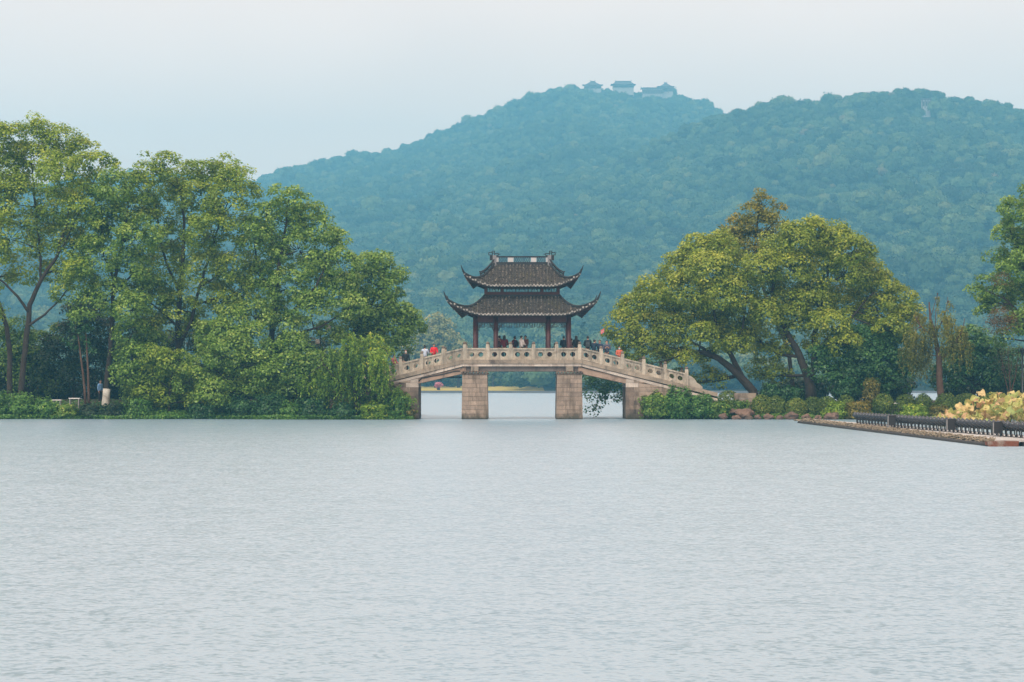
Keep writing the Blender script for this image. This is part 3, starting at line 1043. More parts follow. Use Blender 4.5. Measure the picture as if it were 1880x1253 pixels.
# columns, beams, brackets and fretwork of the open storey
for x in cols_x:
    for y in (-CD, CD):
        c = MB().lathe((x, y, 0), [(0.165, 0.22), (0.16, 0.25), (0.152, z_eave1 + 0.1)], 14).build('column', M_WOOD, pav)
        MB().lathe((x, y, 0), [(0.20, 0.0), (0.24, 0.06), (0.24, 0.15), (0.19, 0.22)], 14).build('column_base', M_RAIL, c)
for s_ in (-1, 1):
    c = MB().lathe((s_ * CH, 0, 0), [(0.165, 0.22), (0.152, z_eave1 + 0.1)], 14).build('column', M_WOOD, pav)
    MB().lathe((s_ * CH, 0, 0), [(0.20, 0.0), (0.24, 0.06), (0.24, 0.15), (0.19, 0.22)], 14).build('column_base', M_RAIL, c)
zb0, zb1 = zy(592.5), zy(580)
def fret(m, x0, x1, z0, z1, y, step=0.17, t=0.026, seed=0):
    """open lattice of short bars, as a hanging frieze"""
    rr = random.Random(seed)
    n = max(3, int((x1 - x0) / step)); e = np.linspace(x0, x1, n + 1)
    m.box(x0, x1, y - t / 2, y + t / 2, z1 - t, z1)
    zm = (z0 + z1) / 2
    for i in range(n + 1):
        m.box(e[i] - t / 2, e[i] + t / 2, y - t / 2 - 0.002, y + t / 2 + 0.002, (z0 if i % 3 else zm), z1 - t)
        if i < n:
            zz = zm + (0.05 if i % 2 else -0.05)
            m.box(e[i], e[i + 1], y - t / 2 - 0.004, y + t / 2 + 0.004, zz - t / 2, zz + t / 2)
            if i % 3 != 2:
                m.box(e[i], e[i + 1], y - t / 2 - 0.004, y + t / 2 + 0.004, z0, z0 + t)
for y in (-CD, CD):
    for k in range(3):
        xa, xb = cols_x[k] + 0.15, cols_x[k + 1] - 0.15
        MB().box(xa, xb, y - 0.09, y + 0.09, zb0, zb1 + 0.2).build('lintel', M_WOOD, pav)
        m = MB()
        fret(m, xa + 0.06, xb - 0.06, zy(601), zb0 - 0.02, y, seed=k)
        # stepped wings beside the columns
        for xw, sg in ((xa, 1), (xb, -1)):
            for j, (w, h) in enumerate(((0.30, 0.14), (0.20, 0.28), (0.11, 0.42), (0.06, 0.56))):
                x0_, x1_ = sorted((xw, xw + sg * w))
                m.box(x0_, x1_, y - 0.02 - 0.002 * j, y + 0.02 + 0.002 * j, zb0 - h, zb0 - h + 0.03)
                x0_, x1_ = sorted((xw + sg * (w - 0.03), xw + sg * w))
                m.box(x0_, x1_, y - 0.019 - 0.002 * j, y + 0.019 + 0.002 * j, zb0 - h + 0.03, zb0 - h + 0.15)
        m.build('hanging_fretwork', M_FRET, pav)
for x in (-CH, CH):
    for ya, yb in ((-CD + 0.15, -0.15), (0.15, CD - 0.15)):
        MB().box(x - 0.09, x + 0.09, ya, yb, zb0, zb1 + 0.2).build('lintel', M_WOOD, pav)
# soffit board closing the open storey's ceiling
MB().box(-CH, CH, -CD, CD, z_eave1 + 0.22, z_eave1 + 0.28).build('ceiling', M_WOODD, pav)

# upper storey: posts, sill beam, lattice windows
UX, UY = 2.48, 1.02
ux = (-UX, -1.36, 1.36, UX)
zs0, zs1 = z_top1 + 0.02, zy(538)
zl1 = zy(527.0)
for x in ux:
    for y in (-UY, UY):
        MB().box(x - 0.09, x + 0.09, y - 0.09, y + 0.09, zs0, zl1 + 0.25).build('upper_post', M_WOOD, pav)
for y in (-UY, UY):
    for k in range(3):
        xa, xb = ux[k] + 0.09, ux[k + 1] - 0.09
        MB().box(xa, xb, y - 0.06, y + 0.06, zs0 - 0.1, zs1).build('sill_beam', M_WOOD, pav)
        MB().box(xa, xb, y - 0.06, y + 0.06, zl1 - 0.02, zl1 + 0.22).build('head_beam', M_WOODD, pav)
        n = 3 if k == 1 else 1
        e = np.linspace(xa, xb, n + 1)
        for j in range(n):
            m = MB()
            a, b = e[j] + 0.002, e[j + 1] - 0.002
            t = 0.03
            m.box(a, b, y - 0.03, y + 0.03, zs1, zs1 + t)
            m.box(a, b, y - 0.03, y + 0.03, zl1 - 0.02 - t, zl1 - 0.021)
            for x in (a, b - t):
                m.box(x, x + t, y - 0.03, y + 0.03, zs1 + t, zl1 - 0.02 - t)
            nb = max(4, int((b - a) / 0.17))
            for q in range(1, nb):
                x = a + (b - a) * q / nb
                lo, hi = zs1 + t, zl1 - 0.02 - t
                md = (lo + hi) / 2
                if q % 2: m.box(x - 0.012, x + 0.012, y - 0.012, y + 0.012, lo, md + 0.05)
                else: m.box(x - 0.012, x + 0.012, y - 0.012, y + 0.012, md - 0.05, hi)
            md = (zs1 + zl1) / 2
            for dz in (-0.09, 0.05):
                m.box(a + t, b - t, y - 0.010, y + 0.010, md + dz, md + dz + 0.022)
            m.build('lattice_window', M_FRET, pav)
for x in (-UX, UX):
    MB().box(x - 0.05, x + 0.05, -UY + 0.09, UY - 0.09, zs0 - 0.1, zs1).build('sill_beam', M_WOOD, pav)
    MB().box(x - 0.05, x + 0.05, -UY + 0.09, UY - 0.09, zl1 - 0.02, zl1 + 0.22).build('head_beam', M_WOODD, pav)

# main ridge: openwork parapet with white panels, end posts and square scroll ornaments
zr = z_top2
rid = empty('main_ridge', (0, 0, 0)); rid.parent = pav
def PX(px): return (px - 958.6) * (D + PVY) / F
zr0, zr1, zr2 = zy(487.5), zy(481.5), zy(470.5)
def rp(name, mat, *boxes):
    m = MB()
    for b in boxes: m.box(*b)
    return m.build(name, mat, rid)
rp('ridge_base', M_RIDGE, (PX(904), PX(1013), -0.13, 0.13, zr0 - 0.1, zr1 - 0.05), (PX(904), PX(1013), -0.10, 0.10, zr1 - 0.05, zr1))
rp('ridge_rail', M_RIDGE, (PX(910), PX(1007), -0.07, 0.07, zr2 - 0.10, zr2))
seg = [(911.5, 915.5, 'w'), (917, 930.5, 'l'), (932.5, 943, 'w'), (945.5, 972, 'l'), (975, 985, 'w'), (987.5, 1000.5, 'l'), (1002.5, 1006, 'w')]
for a, b, k in seg:
    x0, x1 = PX(a), PX(b)
    if k == 'w':
        rp('white_panel', M_WHITE, (x0, x1, -0.05, 0.05, zr1 + 0.002, zr2 - 0.102))
    else:
        m = MB()
        lo, hi = zr1 + 0.002, zr2 - 0.102
        for x in (x0 - 0.03, x1):
            m.box(x, x + 0.03, -0.05, 0.05, lo, hi)
        nn = max(3, int((x1 - x0) / 0.11))
        for q in range(nn):
            xa, xb = x0 + (x1 - x0) * q / nn, x0 + (x1 - x0) * (q + 1) / nn
            md = (lo + hi) / 2
            m.bar((xa, 0, lo), (xb, 0, hi), 0.03, 0.022)
            m.bar((xa, 0.015, hi), (xb, 0.015, lo), 0.03, 0.022)
        m.build('openwork_panel', M_FRET, rid)
for sg in (-1, 1):
    xc = sg * PX(1007.5 + 1.5)
    rp('end_post', M_GREYP, (xc - 0.125, xc + 0.125, -0.16, 0.16, zy(492), zr2 + 0.05))
    m = MB()
    y0, y1 = -0.035, 0.035
    def frame(x0, x1, z0, z1, t=0.05):
        xx0, xx1 = sorted((xc + sg * x0, xc + sg * x1))
        m.box(xx0, xx1, y0, y1, z0, z0 + t); m.box(xx0, xx1, y0, y1, z1 - t, z1)
        m.box(xx0, xx0 + t, y0, y1, z0 + t, z1 - t); m.box(xx1 - t, xx1, y0, y1, z0 + t, z1 - t)
    frame(0.12, 0.42, zr2 + 0.05, zr2 + 0.26)
    frame(-0.02, 0.20, zr2 + 0.18, zr2 + 0.36)
    frame(-0.28, 0.02, zr2 + 0.02, zr2 + 0.20)
    m.box(min(xc - sg * 0.40, xc - sg * 0.28), max(xc - sg * 0.40, xc - sg * 0.28), y0, y1, zr2 + 0.10, zr2 + 0.15)
    m.box(min(xc + sg * 0.10, xc + sg * 0.32), max(xc + sg * 0.10, xc + sg * 0.32), y0, y1, zr2 - 0.30, zr2 + 0.04)
    m.build('scroll_ornament', M_RIDGE, rid)
    # openwork parapets stepping down the upper hips
    for sy in (-1, 1):
        side = 0 if sy < 0 else 1
        pts = []
        for t in (0.02, 0.15, 0.30, 0.45, 0.58):
            w = (1 + t) * (sg if side == 0 else -sg)
            pts.append(roof2.pt(side, w, t) + Vector((0, 0, 0.12)))
        m = MB()
        for i in range(4):
            for h, th in ((0.03, 0.07), (0.30, 0.07)):
                m.bar(pts[i] + Vector((0, 0, h)), pts[i + 1] + Vector((0, 0, h)), 0.09, th)
            m.bar(pts[i + 1] + Vector((0, 0, 0.03)), pts[i + 1] + Vector((0, 0, 0.30)), 0.06)
        e = pts[-1]; dd = (pts[-1] - pts[-2]).normalized()
        m.bar(e + Vector((0, 0, 0.30)), e + dd * 0.12 + Vector((0, 0, 0.36)), 0.08)
        m.build('hip_parapet', M_RIDGE, rid)

# ================================================================== BANKS
M_SOIL = mottled('bank_soil', (0.045, 0.040, 0.022), (0.085, 0.075, 0.040), 0.8, 0.95, c3=(0.03, 0.05, 0.015), bs=0.5, bd=0.05)
def shore_y(x):
    """near water's edge of the causeway"""
    if x < 0:
        return 163.4 - 2.2 * (0.5 + 0.5 * math.tanh((x + 17) / 3.0)) + 0.3 * math.sin(x * 0.55) + 0.2 * math.sin(x * 1.7)
    return 163.2 - 0.09 * max(0.0, x - 12) + 0.3 * math.sin(x * 0.6 + 1) + 0.15 * math.sin(x * 1.9)
def bank_z(x, y):
    s = y - shore_y(x)
    top = 0.95 if x < 0 else 0.80
    k = min(max(s / 4.5, 0), 1)
    z = -0.35 + (top + 0.35) * k ** 0.75
    k2 = min(max((s - 4.0) / 4.0, 0), 1)
    z += 0.32 * k2
    b = min(max((188.0 - y) / 3.0, 0), 1)
    return -0.5 + (z + 0.5) * b
def make_bank(name, x0, x1, label):
    xs = np.arange(x0, x1 + 0.01, 0.5)
    offs = [-0.15, 0.15, 0.45, 0.8, 1.2, 1.6, 2.2, 3.2, 4.5, 6.5, 9, 13, 18, 22, 25]
    vs = []
    for o_ in offs:
        for x in xs:
            y = shore_y(x) + o_
            vs.append((x, y, bank_z(x, y) + 0.05 * mnoise.noise(Vector((x * 1.3, y * 1.3, 0)))))
    n = len(xs)
    fs = [(j * n + i, j * n + i + 1, (j + 1) * n + i + 1, (j + 1) * n + i) for j in range(len(offs) - 1) for i in range(n - 1)]
    m = MB().add(vs, fs, True)
    o = m.build(name, M_SOIL)
    tag(o, label, 'bank', kind='structure')
make_bank('ground', -62.0, CX - 7.3, 'low wooded causeway bank running up to the bridge')
make_bank('ground', CX + 7.9, 62.0, 'low shrub-lined causeway bank running away from the bridge')

# ================================================================== TREES
M_BARK = mottled('bark', (0.024, 0.019, 0.015), (0.060, 0.047, 0.036), 3.0, 0.95, c3=(0.03, 0.03, 0.02), bs=0.6, bd=0.03, fine=14.0)
M_BARKP = mottled('pale_bark', (0.11, 0.080, 0.055), (0.19, 0.14, 0.10), 3.0, 0.95, bs=0.6, bd=0.03, fine=14.0)
M_BARKR = mottled('red_brown_bark', (0.075, 0.045, 0.030), (0.13, 0.080, 0.055), 3.0, 0.95, bs=0.6, bd=0.03, fine=14.0)
M_LIME = mottled('lime_wash', (0.45, 0.44, 0.38), (0.62, 0.60, 0.54), 3.0, 0.9, c3=(0.2, 0.17, 0.13))

def pal(name, dark, mid, lite, tip, trans=0.27, rough=0.42):
    return leafmat(name, [(0.0, dark), (0.40, mid), (0.75, lite), (1.0, tip)], trans, rough)
G_PLANE = pal('leaves_plane', (0.05, 0.1, 0.012), (0.125, 0.22, 0.022), (0.28, 0.4, 0.045), (0.48, 0.54, 0.09))
G_CAMPH = pal('leaves_camphor', (0.036, 0.088, 0.014), (0.098, 0.2, 0.028), (0.23, 0.38, 0.062), (0.44, 0.55, 0.13))
G_CAMPY = pal('leaves_camphor_golden', (0.05, 0.098, 0.011), (0.14, 0.22, 0.018), (0.31, 0.39, 0.04), (0.52, 0.53, 0.09))
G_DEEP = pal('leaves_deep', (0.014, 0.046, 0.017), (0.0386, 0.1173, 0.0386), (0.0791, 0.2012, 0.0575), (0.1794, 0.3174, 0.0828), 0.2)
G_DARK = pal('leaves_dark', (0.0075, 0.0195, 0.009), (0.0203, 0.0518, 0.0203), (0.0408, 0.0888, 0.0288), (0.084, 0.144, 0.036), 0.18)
G_FERN = pal('leaves_feathery', (0.036, 0.085, 0.011), (0.1065, 0.2184, 0.0218), (0.2576, 0.4025, 0.0386), (0.5083, 0.5232, 0.0673))
G_OLIVE = pal('leaves_olive', (0.07, 0.07, 0.015), (0.135, 0.135, 0.025), (0.24, 0.215, 0.036), (0.42, 0.28, 0.06))
G_SPARSE = pal('leaves_sparse', (0.055, 0.072, 0.014), (0.115, 0.140, 0.022), (0.23, 0.24, 0.038), (0.42, 0.35, 0.06))
G_BROWN = pal('leaves_withered', (0.055, 0.035, 0.015), (0.10, 0.065, 0.025), (0.16, 0.10, 0.035), (0.22, 0.14, 0.05))
G_SHRUB = pal('leaves_shrub', (0.026, 0.066, 0.013), (0.0792, 0.1716, 0.0264), (0.1788, 0.3146, 0.0486), (0.396, 0.4356, 0.0792), 0.25)
G_CLIP = pal('leaves_clipped', (0.026, 0.058, 0.012), (0.081, 0.1418, 0.0216), (0.18, 0.2625, 0.039), (0.378, 0.364, 0.063), 0.2)
G_IVY = pal('leaves_groundcover', (0.021, 0.062, 0.015), (0.0621, 0.1656, 0.0304), (0.1346, 0.299, 0.0478), (0.3036, 0.4416, 0.0828), 0.25)

def tufts_to_leaves(tc, td, rt, per, ln, asp, upb, tone, tdev=0.11, tipb=0.24):
    """leaf quads for tufts: centres tc, outward dirs td, radius rt"""
    n = len(tc)
    c = np.repeat(tc, per, axis=0); o = np.repeat(td, per, axis=0); r = np.repeat(rt, per)
    d = rand_dirs(n * per)
    flip = np.sum(d * o, axis=1) < -0.25
    d[flip] *= -1
    rad = r * rng.uniform(0.35, 1.0, n * per) ** 0.6
    p = c + d * rad[:, None] * np.array([1.15, 1.15, 0.72])
    nrm = unit(d * 0.75 + o * 0.25 + np.array([0, 0, upb]) + rng.normal(0, 0.45, (n * per, 3)))
    L = ln * rng.uniform(0.5, 1.35, n * per)
    q = leaf_quads(p, nrm, L, asp)
    tt = np.repeat(tone, per)
    # young growth sits at the outside of a tuft
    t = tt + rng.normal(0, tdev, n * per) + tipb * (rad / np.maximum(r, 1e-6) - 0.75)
    return q, np.clip(t, 0, 0.93)

def make_tree(name, label, cat, base, limbs, lobes, leaf, bark=M_BARK, d=168.0, group=None, ln=0.195, asp=0.62, k=22, per=56,
              rt=(0.40, 0.72), upb=0.55, tone=0.45, gap=0.0, depthf=0.9, twigs=True, lime=None, lim_r=0.85, shell=0.5):
    """limbs: list of polylines [(px,py,dy,radius_m)], lobes: [(px,py,r_px[,dy[,tone]])] at distance d"""
    s = d / F
    bz = P(base[0], base[1], d)
    root = empty(name, (bz.x, bz.y, bz.z))
    tag(root, label, cat, group)
    def W(px, py, dy=0.0):
        return P(px, py, d) + Vector((0, dy, 0)) - bz
    wood = MB()
    nodes = []
    for li, lb in enumerate(limbs):
        pts = [W(q[0], q[1], q[2]) for q in lb]
        rad = [q[3] * lim_r for q in lb]
        P2, R2 = [], []
        for i in range(len(pts) - 1):
            for u in range(4):
                t = u / 4.0
                a = pts[i].lerp(pts[i + 1], t)
                P2.append(a + Vector((mnoise.noise(a * 0.9 + Vector((li, 0, 0))), mnoise.noise(a * 0.9 + Vector((0, li, 3))), 0)) * 0.10 * (0 if (i == 0 and u == 0) else 1))
                R2.append(rad[i] + (rad[i + 1] - rad[i]) * t)
        P2.append(pts[-1]); R2.append(rad[-1])
        if li == 0:
            P2[0] = P2[0] - Vector((0, 0, 1.1)); R2[0] *= 1.3
        wood.tube(P2, R2, 9)
        nodes += list(zip(P2, R2))
    npos = np.array([tuple(q[0]) for q in nodes]); nrad = np.array([q[1] for q in nodes])
    Q, T = [], []
    for lo in lobes:
        px, py, rp = lo[0], lo[1], lo[2]
        dy = lo[3] if len(lo) > 3 and lo[3] is not None else rng.uniform(-1, 1) * depthf * 2.2
        tn = lo[4] if len(lo) > 4 else tone
        c = np.array(W(px, py, dy)); r = rp * s
        # branch from the nearest lower limb point into the lobe
        dd = np.linalg.norm(npos - c, axis=1) + 0.6 * np.maximum(0, npos[:, 2] - c[2] + 0.3)
        j = int(np.argmin(dd))
        a, b = Vector(npos[j]), Vector(c)
        if (b - a).length > 0.3:
            m_ = a.lerp(b, 0.5) + Vector((rng.uniform(-.2, .2), rng.uniform(-.2, .2), rng.uniform(-0.1, 0.25)))
            r0 = min(nrad[j] * 0.7, 0.03 + 0.022 * r + 0.012 * (b - a).length)
            wood.tube([a, a.lerp(m_, 0.5), m_, m_.lerp(b, 0.5), b], [r0, r0 * 0.9, r0 * 0.75, r0 * 0.6, r0 * 0.4], 6)
        else:
            r0 = 0.04
        n = max(6, int(k * r * r * 1.15))
        td = rand_dirs(n)
        td[:, 2] = np.where(td[:, 2] < -0.55, -td[:, 2], td[:, 2])
        fr = shell + (1 - shell) * rng.random(n) ** 0.7
        rj = r * (1 + 0.18 * np.sin(td[:, 0] * 5 + px) * np.cos(td[:, 2] * 4 + py))
        tc = c + td * (rj * fr)[:, None] * np.array([1.0, depthf, 0.98])
        if gap > 0:
            keep = np.array([mnoise.noise(Vector(q) * 0.9 + Vector((px, 0, 0))) > -0.5 + gap for q in tc])
            tc, td, fr = tc[keep], td[keep], fr[keep]
        n = len(tc)
        if n == 0: continue
        if twigs:
            for q in range(0, n, 5):
                e = Vector(tc[q]); mid = Vector(c).lerp(e, 0.55) + Vector((0, 0, -0.08))
                wood.tube([Vector(c).lerp(e, 0.12), mid, e], [r0 * 0.4, r0 * 0.25, 0.008], 4, False)
        R_ = rng.uniform(rt[0], rt[1], n)
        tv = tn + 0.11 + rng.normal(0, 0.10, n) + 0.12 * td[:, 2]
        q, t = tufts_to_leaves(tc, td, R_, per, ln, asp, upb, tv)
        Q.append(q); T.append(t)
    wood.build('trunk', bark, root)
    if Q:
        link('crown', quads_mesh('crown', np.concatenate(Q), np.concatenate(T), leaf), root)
    if lime:
        a, b, r_ = lime
        pa, pb = W(*a), W(*b)
        MB().tube([pa - Vector((0, 0, 0.2)), pa, pa.lerp(pb, 0.5), pb], [r_ * 1.12, r_ * 1.1, r_, r_ * 0.97], 10).build('lime_washed_base', M_LIME, root)
    return root

def spray_tree(name, label, cat, base, limbs, tips, leaf, bark=M_BARK, d=168.0, group=None, strands=9, length=(0.9, 1.7), ln=0.16, asp=0.28, spread=0.6, droop=1.0, tone=0.5, dens=14, dyr=1.6):
    """trees and bushes whose twigs hang: strands fall from tips (px,py,r_px)"""
    s = d / F
    bz = P(base[0], base[1], d)
    root = empty(name, bz)
    tag(root, label, cat, group)
    def W(px, py, dy=0.0): return P(px, py, d) + Vector((0, dy, 0)) - bz
    wood = MB()
    nodes = []
    for lb in limbs:
        pts = [W(q[0], q[1], q[2]) for q in lb]
        pts[0] = pts[0] - (Vector((0, 0, 1.0)) if lb is limbs[0] else Vector((0, 0, 0)))
        P2, R2 = [], []
        for i in range(len(pts) - 1):
            for u in range(3):
                P2.append(pts[i].lerp(pts[i + 1], u / 3) + Vector((mnoise.noise(pts[i] * 2 + Vector((u, 0, 0))), 0, 0)) * 0.07)
                R2.append(lb[i][3] + (lb[i + 1][3] - lb[i][3]) * u / 3)
        P2.append(pts[-1]); R2.append(lb[-1][3])
        wood.tube(P2, R2, 8)
        nodes += P2
    npos = np.array([tuple(q) for q in nodes])
    C, Tn, L_, Td, tt = [], [], [], [], []
    for tp in tips:
        px, py, rp = tp[0], tp[1], tp[2]
        tn = tp[3] if len(tp) > 3 else tone
        c0 = np.array(W(px, py, rng.uniform(-1, 1) * dyr)); r = rp * s
        j = int(np.argmin(np.linalg.norm(npos - c0, axis=1)))
        a, b = Vector(npos[j]), Vector(c0)
        m_ = a.lerp(b, 0.6) + Vector((0, 0, 0.25))
        wood.tube([a, a.lerp(m_, .6), m_, b], [0.04, 0.03, 0.022, 0.012], 5, False)
        ns = max(4, int(strands * (r / 1.0) ** 2 * 1.2))
        for q in range(ns):
            st = c0 + rand_dirs(1)[0] * r * np.array([0.9, 0.9, 0.7]) * rng.random() ** 0.4
            dirh = rng.normal(size=3); dirh[2] = 0; dirh = unit(dirh)
            Ls = rng.uniform(*length)
            n = int(dens * Ls)
            u = np.linspace(0, 1, n)
            path = st + dirh * (spread * np.sqrt(u) * Ls * 0.5)[:, None] + np.array([0, 0, 1]) * ((0.18 * np.sin(u * 2.2) - droop * u ** 1.5 * 0.95) * Ls)[:, None]
            tan = np.gradient(path, axis=0)
            C.append(path + rng.normal(0, 0.05, (n, 3)))
            Td.append(unit(tan + rng.normal(0, 0.35, (n, 3)) * np.linalg.norm(tan, axis=1, keepdims=True)))
            Tn.append(unit(rng.normal(0, 0.6, (n, 3)) + np.array([0, -0.4, 0.7])))
            L_.append(ln * rng.uniform(0.7, 1.3, n))
            tt.append(tn + rng.normal(0, 0.10) + rng.normal(0, 0.14, n))
    wood.build('trunk', bark, root)
    q = leaf_quads(np.concatenate(C), np.concatenate(Tn), np.concatenate(L_), asp, np.concatenate(Td), 0.1)
    link('crown', quads_mesh('crown', q, np.clip(np.concatenate(tt), 0, 1), leaf), root)
    return root

def bush(name, label, px, py, rx, rz, d, leaf, group=None, cat='shrub', ln=0.17, n=None, tone=0.45, ball=False, base_z=None):
    """shrub: dome of leaves on short stems, standing on the bank"""
    s = d / F
    c = P(px, py, d)
    gz = bank_z(c.x, d) if base_z is None else base_z
    root = empty(name, (c.x, d, gz)); tag(root, label, cat, group)
    a, h = rx * s, max(rz * s, 0.2)
    cz = c.z - gz
    st = MB()
    for q in range(5):
        an = q * 1.256 + rng.random()
        e = Vector((math.cos(an) * a * 0.5, math.sin(an) * a * 0.5, max(cz, 0.15)))
        st.tube([Vector((e.x * 0.15, e.y * 0.15, -0.12)), e * 0.55, e], [0.035, 0.025, 0.012], 5, False)
    st.build('stem', M_BARK, root)
    n = n or int(1700 * a * (a + h) / 1.2)
    dd = rand_dirs(n)
    lump = 1 + (0.05 if ball else 0.20) * np.sin(dd[:, 0] * 6 + px) * np.sin(dd[:, 1] * 5) + (0.03 if ball else 0.14) * np.sin(dd[:, 2] * 7 + px)
    rr = (0.80 + 0.22 * rng.random(n) if ball else 0.45 + 0.6 * rng.random(n) ** 0.6) * lump
    p = dd * rr[:, None] * np.array([a, a, h]) + np.array([0, 0, cz])
    low = p[:, 2] < 0.02
    p[low, 2] = rng.uniform(0.02, max(0.1, cz), low.sum())
    nrm = unit(dd + np.array([0, 0, 0.35]) + rng.normal(0, 0.5, (n, 3)))
    q = leaf_quads(p, nrm, ln * rng.uniform(0.7, 1.3, n), 0.6)
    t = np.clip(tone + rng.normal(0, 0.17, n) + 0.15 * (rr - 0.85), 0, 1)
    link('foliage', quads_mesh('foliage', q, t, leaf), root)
    return root

# ---------------- trees on the left bank
make_tree('plane_tree', 'tall golden-green tree whose twin trunks rise at the end of the causeway wood', 'tree', (40, 728),
    [[(38, 728, 0, .26), (44, 660, 0, .24), (50, 600, .1, .22), (54, 560, .2, .20), (75, 515, 0, .16), (105, 470, 0, .12), (125, 400, 0, .09), (135, 330, 0, .06)],
     [(14, 735, .6, .25), (16, 670, .6, .22), (8, 600, .8, .19), (-12, 545, 1, .15), (-30, 480, 1, .11), (-25, 380, 1, .08)],
     [(53, 575, .1, .13), (35, 545, -.4, .11), (10, 520, -.5, .08), (-10, 505, -.5, .06)],
     [(50, 600, .1, .12), (85, 578, -.5, .09), (115, 552, -.8, .06), (130, 530, -.8, .04)],
     [(75, 515, 0, .11), (70, 440, .4, .09), (60, 360, .4, .07), (55, 290, .4, .04)],
     [(105, 470, 0, .08), (140, 410, -.4, .06), (165, 350, -.4, .04), (190, 305, -.4, .02)]],
    [(20, 262, 34), (62, 250, 36), (100, 262, 36), (135, 275, 32), (60, 305, 48), (0, 320, 52), (120, 325, 42), (162, 308, 30), (186, 300, 16), (206, 302, 10), (160, 345, 32),
     (25, 375, 52), (95, 385, 48), (150, 395, 38), (-35, 270, 50), (-40, 370, 55), (20, 440, 50), (90, 445, 45), (-30, 460, 50), (140, 455, 36), (30, 500, 36), (100, 500, 30), (-20, 530, 30), (150, 505, 28), (125, 540, 20), (-25, 575, 28)],
    G_PLANE, d=167.0, k=19, gap=0.08, tone=0.50, ln=0.20, per=50, upb=0.8)
make_tree('camphor_tree', 'green tree with a lime-washed trunk base near the white benches', 'tree', (194, 742),
    [[(194, 742, 0, .25), (196, 700, 0, .22), (203, 640, 0, .20), (206, 575, .1, .18), (210, 520, .1, .15), (222, 460, 0, .12), (232, 410, 0, .08), (235, 370, 0, .05)],
     [(206, 575, .1, .10), (180, 540, -.4, .08), (165, 500, -.5, .05)],
     [(208, 540, .1, .10), (240, 505, .4, .08), (262, 470, .5, .05)],
     [(210, 520, .1, .08), (190, 470, .3, .06), (185, 420, .3, .04)]],
    [(212, 350, 32), (185, 378, 36), (240, 390, 40), (205, 420, 45), (165, 430, 36), (255, 445, 40), (185, 480, 45), (240, 500, 45), (150, 515, 34), (270, 535, 40), (200, 545, 38), (165, 570, 36), (245, 575, 36), (225, 340, 22), (175, 345, 18)],
    G_CAMPH, d=166.4, k=19, gap=0.06, tone=0.47, lime=((194, 742, 0), (196, 714, 0), .262), upb=0.8)
make_tree('camphor_tree', 'broad tall camphor tree standing mid-wood with forked dark trunk', 'tree', (332, 722),
    [[(332, 722, .5, .30), (326, 670, .5, .27), (324, 600, .5, .24), (330, 540, .4, .20), (335, 470, .3, .16), (338, 410, .2, .11), (330, 350, .2, .06)],
     [(326, 640, .5, .18), (350, 590, .2, .15), (365, 530, 0, .12), (385, 470, 0, .09), (405, 400, 0, .06)],
     [(330, 540, .4, .14), (305, 490, .9, .11), (288, 430, 1, .08), (282, 360, 1, .04)],
     [(365, 530, 0, .08), (410, 500, -.5, .06), (435, 455, -.5, .04)],
     [(324, 600, .5, .11), (295, 570, -.3, .08), (270, 550, -.5, .05)]],
    [(282, 320, 30), (312, 308, 24), (340, 325, 32), (372, 315, 24), (402, 322, 34), (435, 335, 32), (455, 355, 20), (265, 355, 32), (305, 365, 42), (360, 372, 44), (420, 378, 40), (275, 415, 42), (335, 430, 46), (395, 435, 46),
     (445, 430, 36), (300, 485, 44), (370, 500, 46), (430, 495, 40), (280, 545, 38), (400, 555, 42), (335, 570, 38), (440, 545, 34), (350, 615, 34), (300, 608, 30), (265, 590, 28)],
    G_PLANE, d=168.2, k=18, gap=0.06, tone=0.44, upb=0.8)
make_tree('camphor_tree', 'dense camphor tree sloping down toward the bridge from mid-wood', 'tree', (490, 725),
    [[(490, 725, .8, .30), (492, 660, .8, .27), (498, 600, .6, .23), (505, 540, .4, .19), (515, 470, .2, .14), (525, 410, .1, .08), (528, 370, .1, .05)],
     [(498, 600, .6, .15), (540, 570, 0, .12), (580, 530, -.4, .09), (600, 490, -.5, .06)],
     [(505, 540, .4, .12), (470, 500, .8, .09), (465, 450, .9, .06)],
     [(492, 640, .8, .14), (540, 615, -.2, .11), (590, 600, -.5, .08), (640, 570, -.5, .05)]],
    [(515, 365, 24), (540, 372, 24), (490, 398, 28), (562, 395, 28), (525, 415, 36), (585, 425, 30), (470, 440, 34), (545, 460, 42), (600, 460, 32), (500, 480, 42), (625, 490, 32), (575, 505, 42), (470, 520, 38), (530, 535, 44), (615, 535, 40), (650, 530, 26),
     (575, 570, 40), (500, 580, 34), (640, 570, 32), (620, 440, 18), (468, 585, 30), (540, 610, 28), (600, 615, 28)],
    G_CAMPH, d=167.4, k=20, gap=0.04, tone=0.46)
make_tree('camphor_tree', 'rounded dark camphor tree overhanging the bridge approach steps', 'tree', (622, 730),
    [[(622, 730, 3.0, .28), (628, 670, 3.0, .25), (640, 620, 2.5, .21), (662, 580, 2.2, .16), (690, 540, 2.0, .11), (700, 510, 2, .06)],
     [(640, 620, 2.5, .14), (690, 605, 1.8, .11), (725, 600, 1.6, .08), (750, 598, 1.5, .04)],
     [(662, 580, 2.2, .10), (640, 530, 2.6, .08), (645, 500, 2.6, .04)]],
    [(672, 482, 22, 2), (700, 488, 28, 2), (725, 508, 18, 2), (668, 515, 34, 2), (708, 530, 28, 2), (690, 565, 36, 2), (655, 575, 34, 2), (728, 575, 26, 2), (748, 590, 22, 2), (762, 602, 14, 2), (715, 608, 34, 2), (745, 622, 20, 2), (680, 620, 32, 2.5), (725, 640, 22, 2.5), (640, 615, 30, 2.5)],
    G_CAMPH, d=168.6, k=22, tone=0.40)
